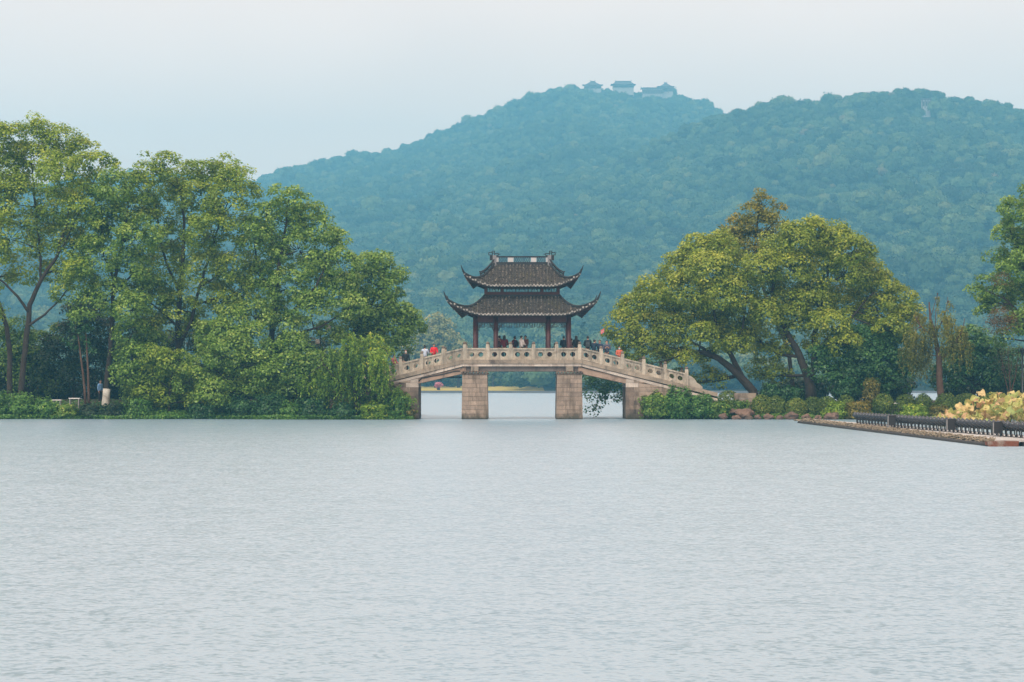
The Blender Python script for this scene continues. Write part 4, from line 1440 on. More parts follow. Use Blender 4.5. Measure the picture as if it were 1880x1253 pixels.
# under-storey of the left wood
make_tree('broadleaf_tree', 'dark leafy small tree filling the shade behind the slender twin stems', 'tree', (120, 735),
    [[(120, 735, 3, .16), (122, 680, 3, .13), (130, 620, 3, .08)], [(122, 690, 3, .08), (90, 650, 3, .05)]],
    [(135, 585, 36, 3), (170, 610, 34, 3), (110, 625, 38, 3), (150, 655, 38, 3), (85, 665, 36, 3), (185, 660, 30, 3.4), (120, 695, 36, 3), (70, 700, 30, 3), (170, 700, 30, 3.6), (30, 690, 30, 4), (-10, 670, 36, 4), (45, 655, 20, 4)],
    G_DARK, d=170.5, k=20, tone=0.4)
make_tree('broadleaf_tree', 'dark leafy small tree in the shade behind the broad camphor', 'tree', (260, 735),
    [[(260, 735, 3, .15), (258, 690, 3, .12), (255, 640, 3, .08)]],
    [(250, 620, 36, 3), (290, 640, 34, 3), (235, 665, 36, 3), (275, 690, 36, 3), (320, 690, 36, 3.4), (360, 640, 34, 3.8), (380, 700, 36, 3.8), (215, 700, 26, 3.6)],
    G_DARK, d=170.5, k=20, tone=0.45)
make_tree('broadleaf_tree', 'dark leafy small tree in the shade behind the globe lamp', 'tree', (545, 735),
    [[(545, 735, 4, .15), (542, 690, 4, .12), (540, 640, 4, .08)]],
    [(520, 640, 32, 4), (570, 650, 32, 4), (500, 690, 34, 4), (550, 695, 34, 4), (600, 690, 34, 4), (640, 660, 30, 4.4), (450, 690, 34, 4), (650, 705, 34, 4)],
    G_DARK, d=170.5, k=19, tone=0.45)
make_tree('young_camphor', 'bushy young camphor tree with pale leaf tips leaning out over the water', 'tree', (420, 745),
    [[(420, 745, 0, .12), (420, 700, 0, .10), (418, 650, 0, .07), (420, 600, 0, .04)], [(420, 700, 0, .06), (385, 670, -.4, .04)], [(420, 690, 0, .06), (460, 650, -.4, .04)]],
    [(425, 592, 30), (395, 620, 34), (455, 628, 32), (420, 650, 38), (380, 668, 34), (465, 672, 34), (430, 700, 38), (355, 700, 30), (480, 710, 28), (395, 725, 32)],
    G_CAMPH, d=165.2, k=24, tone=0.50, depthf=0.7)
make_tree('young_camphor', 'loose leafy shrub-like tree spreading low between lime-washed trunk and water', 'tree', (310, 750),
    [[(310, 750, 0, .10), (312, 715, 0, .08), (318, 680, 0, .05)], [(312, 715, 0, .05), (280, 690, -.3, .03)], [(312, 715, 0, .05), (350, 700, -.3, .03)]],
    [(290, 660, 24), (322, 672, 26), (270, 690, 26), (305, 700, 30), (345, 705, 26), (265, 722, 26), (300, 735, 28), (340, 735, 28), (370, 740, 24)],
    G_PLANE, d=164.9, k=24, tone=0.42, depthf=0.6, gap=0.05)
make_tree('young_camphor', 'leafy young tree filling the gap beneath the globe lamp', 'tree', (545, 748),
    [[(545, 748, 0, .10), (545, 710, 0, .08), (540, 660, 0, .05)], [(545, 710, 0, .05), (515, 680, -.3, .03)], [(545, 700, 0, .05), (575, 660, -.3, .03)]],
    [(535, 640, 26), (505, 655, 26), (560, 655, 26), (530, 680, 32), (500, 695, 28), (565, 690, 28), (585, 665, 20), (535, 715, 30), (570, 725, 24), (500, 728, 26)],
    G_CAMPH, d=164.2, k=22, tone=0.36, depthf=0.6, gap=0.04)
make_tree('young_camphor', 'leafy young tree crowding the lime-washed trunk from the bridge side', 'tree', (245, 746),
    [[(245, 746, 0, .10), (244, 710, 0, .08), (242, 650, 0, .05)], [(244, 710, 0, .05), (225, 680, -.3, .03)], [(244, 700, 0, .05), (270, 660, -.3, .03)]],
    [(240, 612, 26), (268, 628, 26), (228, 645, 22), (255, 662, 30), (232, 690, 24), (275, 690, 26), (250, 718, 28)],
    G_CAMPH, d=165.4, k=22, tone=0.36, depthf=0.6, gap=0.04)
make_tree('broadleaf_tree', 'mid-green tree filling the space behind the twin trunks', 'tree', (30, 735),
    [[(30, 735, 4, .16), (28, 680, 4, .12), (25, 620, 4, .07)], [(28, 680, 4, .08), (-10, 630, 4, .05)]],
    [(10, 610, 28, 4), (40, 628, 26, 4), (-20, 635, 34, 4), (20, 660, 34, 4), (60, 670, 28, 4), (-15, 690, 36, 4), (30, 705, 34, 4), (75, 710, 30, 4), (95, 615, 20, 4)],
    G_CAMPH, d=170.0, k=20, tone=0.28, gap=0.03)
spray_tree('feathery_tree', 'feathery yellow-green tree drooping over the water beside the bridge end', 'tree', (660, 752),
    [[(655, 752, 0, .13), (652, 715, 0, .10), (640, 680, 0, .07), (650, 640, 0, .04)], [(655, 735, 0, .08), (690, 690, -.3, .05), (715, 655, -.4, .03)], [(652, 720, 0, .07), (610, 690, -.3, .05), (590, 660, -.3, .03)]],
    [(648, 628, 26, .55), (682, 625, 26, .62), (700, 640, 24, .6), (612, 650, 26), (650, 660, 32), (690, 662, 32, .6), (704, 674, 22), (585, 680, 26), (625, 690, 32), (668, 695, 34), (702, 702, 28), (732, 716, 14), (600, 715, 28), (640, 725, 30), (690, 730, 30), (728, 725, 22), (745, 735, 16), (560, 700, 22)],
    G_FERN, d=162.4, strands=40, length=(0.6, 1.3), ln=0.22, asp=0.36, tone=0.45, dens=22, dyr=0.9)
# the slender twin stems
sl = empty('slender_tree', P(160, 740, 165.6)); tag(sl, 'two slender bare reddish stems rising side by side near the white benches', 'tree')
st = MB()
for dx, le in ((-0.12, -0.35), (0.14, -0.15)):
    st.tube([(dx, 0, -0.3), (dx - 0.05, 0, 0.9), (dx + le * 0.5, 0, 2.1), (dx + le, 0, 3.4), (dx + le * 1.5, 0, 4.8)], [0.10, 0.085, 0.075, 0.06, 0.03], 8)
st.build('trunk', M_BARKR, sl)
tc = np.array([[-0.5, 0, 4.6], [-0.2, 0.2, 4.9], [-0.8, -0.1, 4.3], [0.1, 0.1, 4.2], [-0.4, 0.1, 5.2]]); 
q, t = tufts_to_leaves(np.repeat(tc, 3, 0) + rng.normal(0, 0.3, (15, 3)), rand_dirs(15), np.full(15, 0.45), 22, 0.23, 0.6, 0.5, np.full(15, 0.4))
link('crown', quads_mesh('crown', q, t, G_DEEP), sl)

# ---------------- trees on the right bank
make_tree('camphor_tree', 'golden-green camphor tree whose leaning trunk spreads over the bridge ramp', 'tree', (1388, 724),
    [[(1388, 724, 0, .38), (1366, 700, 0, .34), (1345, 678, 0, .30), (1318, 658, 0, .25), (1290, 648, -.2, .20), (1262, 645, -.3, .15), (1230, 640, -.4, .10), (1195, 630, -.5, .06)],
     [(1366, 700, 0, .26), (1352, 672, .2, .23), (1340, 648, .3, .20), (1325, 622, .4, .17), (1315, 585, .4, .13), (1308, 540, .4, .09), (1300, 490, .4, .05)],
     [(1345, 678, 0, .16), (1310, 650, .5, .14), (1275, 630, .6, .11), (1250, 600, .6, .08), (1235, 560, .6, .05)],
     [(1340, 648, .3, .13), (1365, 600, 0, .10), (1370, 550, 0, .07), (1372, 500, 0, .04)],
     [(1262, 645, -.3, .08), (1225, 662, -.6, .06), (1195, 668, -.7, .03)],
     [(1355, 690, .3, .16), (1310, 700, .8, .13), (1270, 702, 1.0, .09), (1240, 712, 1.2, .05)]],
    [(1190, 535, 26), (1168, 560, 26), (1145, 590, 22, 1.6), (1122, 612, 14, 2.0), (1210, 565, 36), (1232, 520, 26), (1258, 495, 36), (1290, 462, 36), (1325, 458, 34), (1262, 540, 42), (1305, 505, 42), (1345, 490, 36), (1180, 605, 30), (1225, 610, 34), (1275, 585, 42),
     (1325, 550, 42), (1362, 530, 30), (1155, 625, 22, 1.6), (1195, 640, 24), (1340, 590, 34), (1290, 620, 28), (1240, 640, 22), (1370, 575, 26), (1165, 650, 16, 1.4), (1312, 605, 30), (1352, 632, 22), (1388, 605, 26), (1262, 660, 18, -.4), (1215, 655, 18, -.5), (1300, 655, 16, .8, .3), (1325, 632, 20, .8), (1300, 690, 16, 1.0, .3), (1270, 700, 16, 1.2, .3), (1330, 700, 12, .6, .3), (1245, 690, 14, 1.2, .3)],
    G_CAMPY, d=167.2, k=25, tone=0.46, bark=M_BARK)
make_tree('camphor_tree', 'large domed golden-green camphor tree with forked limbs behind the ball shrubs', 'tree', (1492, 716),
    [[(1490, 716, 0, .42), (1482, 690, 0, .37), (1468, 655, 0, .30), (1450, 620, 0, .26), (1432, 585, .2, .21), (1418, 550, .2, .16), (1420, 500, .2, .10), (1435, 450, .2, .05)],
     [(1490, 700, 0, .28), (1495, 650, .3, .22), (1497, 610, .3, .19), (1508, 570, .2, .15), (1520, 520, .2, .10), (1525, 460, .2, .05)],
     [(1495, 650, .3, .15), (1530, 610, -.3, .12), (1570, 575, -.5, .09), (1600, 540, -.5, .05)],
     [(1468, 655, 0, .15), (1435, 652, .5, .12), (1405, 635, .6, .08), (1385, 610, .6, .05)],
     [(1482, 690, 0, .14), (1440, 690, .8, .10), (1405, 690, 1, .06)],
     [(1508, 570, .2, .10), (1480, 530, -.5, .08), (1475, 480, -.5, .05)]],
    [(1425, 462, 34), (1458, 440, 30), (1495, 432, 32), (1530, 445, 34), (1562, 465, 32), (1395, 500, 34), (1445, 495, 40), (1500, 485, 42), (1550, 505, 42), (1595, 505, 34), (1622, 528, 30), (1655, 550, 28), (1672, 575, 20), (1420, 540, 36), (1490, 545, 40),
     (1560, 560, 40), (1615, 570, 36), (1655, 595, 26), (1465, 590, 36), (1520, 600, 30), (1585, 605, 30), (1630, 610, 28), (1400, 580, 26), (1660, 620, 20), (1510, 570, 30), (1440, 635, 20, .8), (1382, 630, 24, .8), (1545, 635, 26), (1452, 560, 34), (1500, 630, 20, .8), (1600, 635, 24), (1410, 650, 22, .8, .3), (1430, 690, 20, 1.0, .3), (1395, 680, 18, 1.0, .3)],
    G_CAMPY, d=167.8, k=25, tone=0.44, bark=M_BARK)
make_tree('sparse_tree', 'thin olive-brown tree crown rising above the golden camphors', 'tree', (1472, 722),
    [[(1472, 722, 5, .20), (1462, 640, 5, .17), (1428, 560, 5, .14), (1404, 490, 5, .12), (1400, 440, 5, .10), (1405, 395, 5, .07), (1412, 362, 5, .03)],
     [(1400, 470, 5, .08), (1375, 440, 5, .06), (1345, 432, 5, .03)], [(1400, 480, 5, .08), (1450, 440, 5, .06), (1500, 420, 5, .03)], [(1400, 440, 5, .06), (1430, 405, 5, .04)],
     [(1375, 440, 5, .04), (1340, 420, 5, .02), (1318, 425, 5, .012)], [(1450, 440, 5, .04), (1462, 400, 5, .012)]],
    [(1415, 370, 20, 5), (1440, 388, 22, 5), (1393, 388, 27, 5), (1420, 408, 30, 5), (1366, 412, 25, 5), (1385, 435, 32, 5), (1350, 440, 25, 5), (1330, 432, 14, 5), (1415, 440, 24, 5), (1350, 465, 22, 5), (1390, 468, 24, 5), (1470, 432, 14, 5), (1500, 425, 14, 5), (1560, 445, 16, 5), (1600, 470, 16, 5), (1340, 455, 18, 5), (1318, 440, 12, 5), (1368, 428, 18, 5), (1448, 408, 14, 5), (1405, 352, 10, 5), (1520, 440, 14, 5)],
    G_SPARSE, d=171.5, k=24, gap=0.10, tone=0.52, per=34, rt=(0.34, 0.60))
make_tree('broadleaf_tree', 'deep green broadleaf tree between the domed camphor and the willow', 'tree', (1600, 728),
    [[(1600, 728, 1, .2), (1600, 690, 1, .16), (1602, 640, 1, .1)], [(1600, 690, 1, .1), (1560, 650, .8, .06)], [(1600, 680, 1, .1), (1640, 640, .8, .06)]],
    [(1575, 628, 32, .6), (1612, 632, 32, .6), (1645, 640, 28, .6), (1540, 650, 30, .6), (1585, 665, 36, .4), (1628, 670, 34, .4), (1660, 670, 22, .6), (1520, 685, 28, .6), (1560, 695, 32, .4), (1605, 700, 30, .4), (1645, 700, 26, .6), (1510, 655, 22, .8)],
    G_DEEP, d=167.0, k=24, tone=0.48, ln=0.21)
spray_tree('willow_tree', 'half-bare willow with brown twigs and thin hanging yellow-green strands', 'tree', (1730, 728),
    [[(1730, 728, 0, .26), (1724, 690, 0, .22), (1724, 655, 0, .19), (1716, 615, 0, .14), (1708, 585, 0, .09), (1706, 555, 0, .04)],
     [(1724, 665, 0, .12), (1745, 640, -.2, .08), (1765, 610, -.2, .04), (1770, 585, -.2, .02)], [(1716, 620, 0, .08), (1690, 600, .2, .05), (1680, 580, .2, .02)],
     [(1716, 615, 0, .06), (1735, 580, 0, .03), (1740, 545, 0, .012)], [(1708, 585, 0, .03), (1722, 540, 0, .012)], [(1716, 610, 0, .04), (1720, 565, .3, .015)]],
    [(1690, 585, 20, .6), (1705, 605, 24, .5), (1675, 620, 22, .5), (1740, 600, 24, .55), (1765, 615, 20, .5), (1700, 635, 26, .4), (1665, 650, 22, .4), (1745, 635, 22, .5), (1690, 660, 22, .35), (1770, 640, 18, .4), (1730, 580, 16, .6), (1722, 548, 7, .6), (1742, 560, 6, .6)],
    G_SPARSE, bark=M_BARKR, d=164.5, strands=44, length=(0.9, 1.9), ln=0.22, asp=0.26, spread=0.35, tone=0.5, dens=18, dyr=1.0)
make_tree('broadleaf_tree', 'dark rounded tree behind the willow beside the lamp post', 'tree', (1800, 732),
    [[(1800, 732, 3, .2), (1800, 690, 3, .15), (1800, 650, 3, .08)]],
    [(1800, 625, 26, 3, .6), (1775, 640, 26, 3, .5), (1825, 640, 26, 3, .5), (1800, 660, 34, 3), (1762, 670, 28, 3), (1838, 670, 28, 3), (1785, 695, 32, 3), (1825, 698, 32, 3), (1850, 700, 24, 3), (1750, 700, 22, 3), (1868, 690, 26, 4), (1880, 660, 24, 5, .5), (1885, 705, 26, 4)],
    G_DEEP, d=169.0, k=24, tone=0.34)
make_tree('camphor_tree', 'tall green tree overhanging the bank beyond the lamp post with brown withered clumps', 'tree', (1925, 735),
    [[(1925, 735, 0, .4), (1918, 650, 0, .33), (1910, 570, 0, .26), (1900, 480, 0, .19), (1895, 400, 0, .12), (1892, 360, 0, .06)],
     [(1915, 620, 0, .14), (1880, 585, -.3, .1), (1845, 550, -.3, .06), (1810, 535, -.3, .03)], [(1905, 520, 0, .1), (1870, 470, .2, .07), (1855, 420, .2, .04)]],
    [(1885, 360, 22), (1852, 385, 20), (1872, 405, 30), (1900, 400, 36), (1848, 430, 16), (1875, 450, 32), (1842, 470, 18), (1905, 470, 40), (1868, 500, 34), (1838, 505, 20), (1815, 525, 20), (1800, 540, 16), (1845, 545, 28), (1885, 550, 38), (1825, 560, 18), (1905, 600, 42), (1870, 595, 30), (1850, 620, 14), (1930, 530, 50), (1940, 430, 50), (1950, 620, 50), (1810, 575, 10)],
    G_CAMPH, d=166.0, k=23, tone=0.42, gap=0.03)
make_tree('withered_vine', 'brown withered vine clump hanging in the tall tree beyond the lamp post', 'vine', (1842, 620),
    [[(1880, 575, 0, .05), (1862, 580, 0, .04), (1848, 590, 0, .03)]],
    [(1838, 585, 18, 0), (1850, 600, 18, 0), (1828, 600, 14, 0), (1842, 515, 12, 0)], G_BROWN, d=163.2, k=60, per=24, ln=0.16, asp=0.3, tone=0.4, twigs=False)
make_tree('bare_tree', 'bare brown twiggy tree beside the dark rounded tree', 'tree', (1856, 735),
    [[(1856, 735, 0, .06), (1853, 690, 0, .045), (1850, 640, 0, .02)], [(1856, 730, 0, .05), (1866, 680, 0, .035), (1872, 630, 0, .012)], [(1853, 700, 0, .03), (1838, 660, 0, .012)],
     [(1856, 735, .2, .05), (1846, 690, .2, .03), (1836, 645, .2, .01)], [(1853, 690, 0, .03), (1862, 650, 0, .01)]],
    [(1850, 650, 22, 0), (1868, 660, 20, 0), (1842, 680, 18, 0), (1865, 690, 18, 0)], G_BROWN, bark=M_BARKR, d=165.4, k=22, per=9, ln=0.13, asp=0.22, tone=0.35, gap=0.15)
make_tree('camphor_tree', 'camphor tree behind the bridge trailing its branches under the side span', 'tree', (1215, 724),
    [[(1215, 724, 8, .28), (1195, 695, 7, .22), (1165, 690, 6, .17), (1135, 688, 6, .12), (1105, 690, 6, .07), (1085, 700, 6, .03)],
     [(1165, 690, 6, .09), (1135, 705, 6, .06), (1115, 730, 6, .03)]],
    [(1085, 700, 20, 6), (1112, 698, 24, 6), (1142, 700, 24, 6), (1098, 722, 20, 6), (1128, 722, 18, 6), (1150, 718, 16, 6), (1100, 742, 10, 6), (1092, 755, 6, 6), (1148, 738, 8, 6), (1180, 690, 26, 6.5), (1210, 680, 26, 7)],
    G_DEEP, d=167.6, k=26, tone=0.42, gap=0.04, per=22)

# ---------------- shrubs
for (px, py, rx, rz, dd, tn, lab) in [
        (1337, 738, 22, 22, 165.6, .55, 'round clipped shrub at the foot of the bridge ramp beside the low wall'),
        (1398, 748, 20, 24, 164.3, .62, 'clipped shrub with yellowing top above the reddish rocks'),
        (1424, 748, 20, 22, 164.7, .50, 'clipped green shrub touching the yellow-topped shrub'),
        (1462, 750, 20, 20, 164.3, .66, 'bright yellow-green loose shrub above the flat rocks'),
        (1492, 750, 18, 22, 164.9, .42, 'brownish clipped shrub between bright shrub and ball shrub'),
        (1518, 748, 19, 21, 164.2, .48, 'round ball shrub left of the dry twiggy shrub'),
        (1553, 744, 18, 18, 164.5, .48, 'small clipped shrub beside the dry twiggy shrub'),
        (1622, 743, 20, 20, 163.6, .50, 'round ball shrub beside the white bench slab'),
        (1662, 745, 19, 22, 163.9, .44, 'tall-sided clipped shrub on the other side of the white bench slab'),
        (1695, 745, 17, 23, 163.6, .40, 'dark clipped shrub below the willow'),
        (1737, 745, 22, 24, 163.2, .36, 'dark broad clipped shrub below the willow next to the lotus'),
        (1775, 738, 24, 16, 164.2, .38, 'long low hedge shrub behind the lotus'),
        (1822, 736, 26, 15, 164.2, .38, 'low hedge shrub behind the tallest lotus leaves'),
        (1870, 738, 24, 17, 164.0, .40, 'low hedge shrub at the lamp post foot')]:
    bush('clipped_shrub', lab, px, py, rx, rz, dd, G_CLIP, 'clipped shrubs along the right bank', ln=0.12, tone=tn, ball=True, n=2600)
for (px, py, rx, rz, dd, tn, lf, lab) in [
        (1205, 745, 30, 28, 163.2, .52, G_SHRUB, 'tangled shrub with reddish tips against the bridge abutment'),
        (1245, 742, 32, 30, 163.0, .46, G_IVY, 'dense green shrub in front of the abutment wall'),
        (1285, 748, 30, 26, 163.2, .44, G_IVY, 'dense green shrub below the end of the bridge ramp'),
        (1318, 754, 22, 20, 163.0, .50, G_SHRUB, 'small shrub between the ramp foot and the red rocks'),
        (1360, 752, 20, 16, 163.8, .46, G_SHRUB, 'low leafy plant above the largest red rock'),
        (1535, 757, 22, 18, 162.6, .60, G_FERN, 'bright low bush on the water edge behind the raft tip'),
        (1575, 755, 24, 20, 162.6, .62, G_OLIVE, 'yellowing low bush behind the start of the spotlights'),
        (1600, 722, 16, 30, 164.4, .50, G_OLIVE, 'dry twiggy shrub with orange leaves among the ball shrubs'),
        (1680, 758, 26, 14, 162.2, .62, G_FERN, 'bright green fern clump behind the spotlights'),
        (1725, 758, 20, 14, 162.2, .45, G_OLIVE, 'olive low bush between ferns and lotus'),
        (1450, 725, 22, 18, 166.8, .40, G_DEEP, 'deep green bush behind the bright yellow-green shrub'),
        (1415, 722, 22, 16, 167.0, .42, G_DEEP, 'deep green bush behind the yellow-topped shrub'),
        (1555, 716, 26, 22, 167.0, .40, G_DEEP, 'deep green bush behind the dry twiggy shrub')]:
    bush('shrub', lab, px, py, rx, rz, dd, lf, 'loose shrubs along the right bank', tone=tn)
for (px, py, rx, rz, dd, tn, lf, lab) in [
        (-15, 745, 34, 30, 164.9, .45, G_IVY, 'broad green bush at the outer end of the left wood'),
        (40, 748, 30, 24, 164.7, .50, G_IVY, 'low green bush below the twin trunks'),
        (82, 752, 26, 20, 164.5, .55, G_IVY, 'low green bush in front of the first white bench'),
        (122, 757, 22, 14, 164.3, .62, G_SHRUB, 'pale low plant in front of the second white bench'),
        (165, 758, 24, 14, 164.5, .36, G_DARK, 'dark low bush at the foot of the slender twin stems'),
        (210, 757, 26, 16, 164.5, .36, G_DARK, 'dark low bush at the foot of the lime-washed trunk'),
        (255, 752, 26, 22, 164.3, .46, G_IVY, 'leafy bush beside the lime-washed trunk'),
        (375, 757, 28, 20, 164.3, .36, G_DEEP, 'deep green bush below the loose leafy tree'),
        (440, 752, 30, 24, 164.3, .40, G_DEEP, 'deep green bush at the foot of the young pale-tipped camphor'),
        (500, 748, 32, 28, 163.6, .42, G_DEEP, 'deep green bush between young camphor and feathery tree'),
        (535, 756, 24, 18, 162.8, .50, G_IVY, 'small leafy bush at the water edge mid-wood'),
        (575, 752, 28, 24, 162.8, .40, G_DEEP, 'deep green bush below the feathery tree'),
        (630, 757, 26, 18, 162.3, .40, G_DEEP, 'deep green bush under the brown hollow of the feathery tree'),
        (690, 756, 28, 20, 162.0, .50, G_FERN, 'light green bush below the feathery tree at the bridge'),
        (728, 745, 24, 28, 162.2, .50, G_IVY, 'leafy bush climbing the left bridge abutment'),
        (748, 760, 16, 13, 162.3, .42, G_OLIVE, 'brownish small bush at the foot of the left abutment')]:
    bush('shrub', lab, px, py, rx, rz, dd, lf, 'loose shrubs along the left bank', tone=tn)
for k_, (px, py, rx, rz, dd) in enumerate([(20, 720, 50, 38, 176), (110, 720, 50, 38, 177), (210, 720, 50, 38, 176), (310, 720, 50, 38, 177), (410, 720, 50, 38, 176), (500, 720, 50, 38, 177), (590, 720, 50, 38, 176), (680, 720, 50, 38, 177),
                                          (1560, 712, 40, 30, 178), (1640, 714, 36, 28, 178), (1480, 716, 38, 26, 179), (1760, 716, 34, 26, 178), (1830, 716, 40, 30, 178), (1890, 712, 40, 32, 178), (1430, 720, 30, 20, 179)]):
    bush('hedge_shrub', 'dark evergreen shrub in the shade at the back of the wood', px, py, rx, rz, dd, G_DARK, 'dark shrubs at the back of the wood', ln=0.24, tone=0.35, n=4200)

# ground cover on the bank slopes
def ground_cover(name, x0, x1, n, label, leaf, tone=0.45):
    x = rng.uniform(x0, x1, n)
    s = rng.uniform(-0.05, 5.0, n) ** 1.0
    P_, N_ = [], []
    for a, b in zip(x, s):
        y = shore_y(a) + b * (0.45 if rng.random() < 0.6 else 1.0)
        hz = max(0.0, bank_z(a, y)) + rng.uniform(0.0, 0.28) + 0.12 * mnoise.noise(Vector((a * 0.8, y * 0.8, 0)))
        P_.append((a, y, max(hz, 0.03)))
    nrm = unit(rng.normal(0, 0.5, (n, 3)) + np.array([0, -0.5, 0.8]))
    q = leaf_quads(np.array(P_), nrm, 0.16 * rng.uniform(0.7, 1.3, n), 0.7)
    t = np.clip(tone + 0.15 * np.sin(x * 0.7) + rng.normal(0, 0.18, n), 0, 1)
    o = link(name, quads_mesh(name, q, t, leaf))
    tag(o, label, 'ground cover', kind='stuff')
ground_cover('ground_cover', -36, -6.6, 26000, 'low ivy and weeds covering the left bank slope', G_IVY)
ground_cover('ground_cover', 8.6, 36, 20000, 'low weeds covering the right bank slope', G_SHRUB, 0.42)

# ================================================================== SMALL THINGS ON THE BANKS
M_ROCK = mottled('red_rock', (0.12, 0.082, 0.064), (0.22, 0.155, 0.12), 1.6, 0.9, c3=(0.07, 0.065, 0.05), bs=0.6, bd=0.05, rand=0.2)
M_METAL = plain('painted_black_metal', (0.020, 0.022, 0.026), 0.42, var=0.2)
M_METAL2 = plain('lamp_housing', (0.040, 0.048, 0.062), 0.35, var=0.25)
M_STEEL = plain('galvanised_steel', (0.30, 0.31, 0.32), 0.45, 0.4)
M_SEAT = plain('white_seat', (0.72, 0.72, 0.72), 0.5, var=0.05)
M_GLOBE = plain('opal_globe', (0.78, 0.74, 0.68), 0.35, var=0.03)
M_BLUE = plain('blue_enamel', (0.02, 0.22, 0.42), 0.5)

def rock(px, py, rp, d, label):
    c = P(px, py, d)
    bm = bmesh.new()
    bmesh.ops.create_icosphere(bm, subdivisions=3, radius=1.0)
    o_ = rng.uniform(0, 100)
    r = rp * d / F
    for v in bm.verts:
        n = v.co.normalized()
        k = 1 + 0.55 * mnoise.noise(n * 1.2 + Vector((o_, 0, 0))) + 0.28 * abs(mnoise.noise(n * 2.6 + Vector((0, o_, 0)))) + 0.10 * mnoise.noise(n * 6 + Vector((0, o_, 0)))
        v.co = Vector((n.x * r * k, n.y * r * 0.8 * k, n.z * 0.62 * k * r))
    me = bpy.data.meshes.new('rock'); bm.to_mesh(me); bm.free()
    o = link('rock', me, None, M_ROCK)
    o.location = (c.x, d, max(c.z, 0.02)); o.rotation_euler = (0, 0, rng.uniform(0, 6))
    tag(o, label, 'rock', 'reddish rocks along the right waterline')
for px, py, rp, d, lab in [
        (1328, 765, 9, 162.2, 'reddish rock at the water below the bushes of the ramp foot'),
        (1352, 768, 8, 162.0, 'small reddish rock beside the largest red rock'),
        (1368, 760, 15, 162.5, 'largest reddish rock, set below the low leafy plant'),
        (1391, 767, 7, 162.2, 'small reddish rock below the yellow-topped clipped shrub'),
        (1411, 766, 9, 162.0, 'rounded reddish rock below the two touching clipped shrubs'),
        (1432, 768, 7, 161.9, 'small reddish rock left of the long flat rock'),
        (1453, 765, 14, 162.0, 'long flat reddish rock below the bright yellow-green shrub'),
        (1480, 767, 9, 161.8, 'reddish rock between the long flat rock and the pale rock'),
        (1502, 768, 8, 161.7, 'low reddish rock below the brownish clipped shrub'),
        (1527, 766, 13, 161.7, 'broad reddish rock below the ball shrub by the raft tip'),
        (1345, 756, 7, 162.9, 'reddish rock lodged above the largest red rock'),
        (1375, 768, 8, 161.7, 'wet reddish rock at the foot of the largest red rock')]:
    rock(px, py, rp, d, lab)

# low stone wall at the end of the ramp
w0 = P(1368, 737, 164.9)
wall = empty('stone_wall', (w0.x, 164.9, bank_z(w0.x, 164.9))); tag(wall, 'low grey stone wall of long blocks at the leaning camphor foot', 'wall')
top = P(1368, 722, 164.9).z - wall.location.z
nrow = 4
for i in range(nrow):
    z0, z1 = -0.1 + (top + 0.1) * i / nrow, -0.1 + (top + 0.1) * (i + 1) / nrow
    e = [-0.75, -0.1 + 0.3 * (i % 2), 0.75] if i % 2 else [-0.72, 0.15, 0.72]
    for a, b in zip(e[:-1], e[1:]):
        MB().box(a + 0.006, b - 0.006, random.uniform(-0.02, 0.01), 0.9, z0 + 0.006, z1 - 0.006).build('stone_block', M_COPE, wall)

def bench(px, py, d, w, label, rz=0.0):
    c = P(px, py, d)
    g = bank_z(c.x, d)
    h = max(c.z - g, 0.35)
    b = empty('bench', (c.x, d, g), rz); tag(b, label, 'bench', 'white-topped benches on the banks')
    for k in range(3):
        MB().box(-w / 2, w / 2, -0.22 + 0.15 * k, -0.09 + 0.15 * k, h - 0.06, h).build('slat', M_SEAT, b)
    for x in (-w / 2 + 0.08, w / 2 - 0.08):
        MB().box(x - 0.03, x + 0.03, -0.2, 0.18, 0.0 - 0.1, h - 0.062).build('leg', M_STEEL, b)
bench(105, 734, 165.6, 0.62, 'white bench nearest the twin trunks in the left wood')
bench(137, 731, 165.3, 0.75, 'white bench beside the slender twin stems')
bench(1643, 740, 163.9, 0.60, 'white bench slab between two ball shrubs')

# globe lamp in the left wood
lp = P(588, 735, 169.0)
lamp = empty('globe_lamp', (lp.x, 169.0, bank_z(lp.x, 169.0))); tag(lamp, 'dark lamp post with a cluster of white globes amid the trees', 'lamp')
hz = P(588, 612, 169.0).z - lamp.location.z
MB().lathe((0, 0, 0), [(0.16, 0), (0.16, 0.3), (0.08, 0.5), (0.06, hz - 0.2), (0.05, hz + 0.3)], 10).build('post', M_METAL, lamp)
for gx, gy in ((597, 594), (603, 602), (583, 628)):
    g = P(gx, gy, 168.6) - lamp.location
    a = MB(); a.tube([(0, 0, g.z - 0.3), (g.x * 0.6, g.y * 0.6, g.z - 0.32), (g.x, g.y, g.z - 0.12)], 0.025, 6)
    arm = a.build('arm', M_METAL, lamp)
    MB().lathe((g.x, g.y, g.z), [(0.05, -0.16), (0.13, -0.12), (0.17, -0.03), (0.175, 0.04), (0.14, 0.13), (0.06, 0.18)], 12).build('globe', M_GLOBE, arm)
# plain lamp post at the right edge
lp = P(1877, 735, 164.8)
post = empty('lamp_post', (lp.x, 164.8, bank_z(lp.x, 164.8))); tag(post, 'thin dark lamp post beside the bare twiggy tree', 'lamp')
hz = P(1877, 650, 164.8).z - post.location.z
MB().lathe((0, 0, 0), [(0.11, -0.1), (0.11, 0.35), (0.06, 0.45), (0.05, hz)], 10).build('post', M_METAL, post)
hd = MB(); hd.lathe((0, 0, 0), [(0.05, hz), (0.13, hz + 0.05), (0.15, hz + 0.28), (0.17, hz + 0.30), (0.03, hz + 0.42)], 8); hd.build('lantern', M_METAL, post)
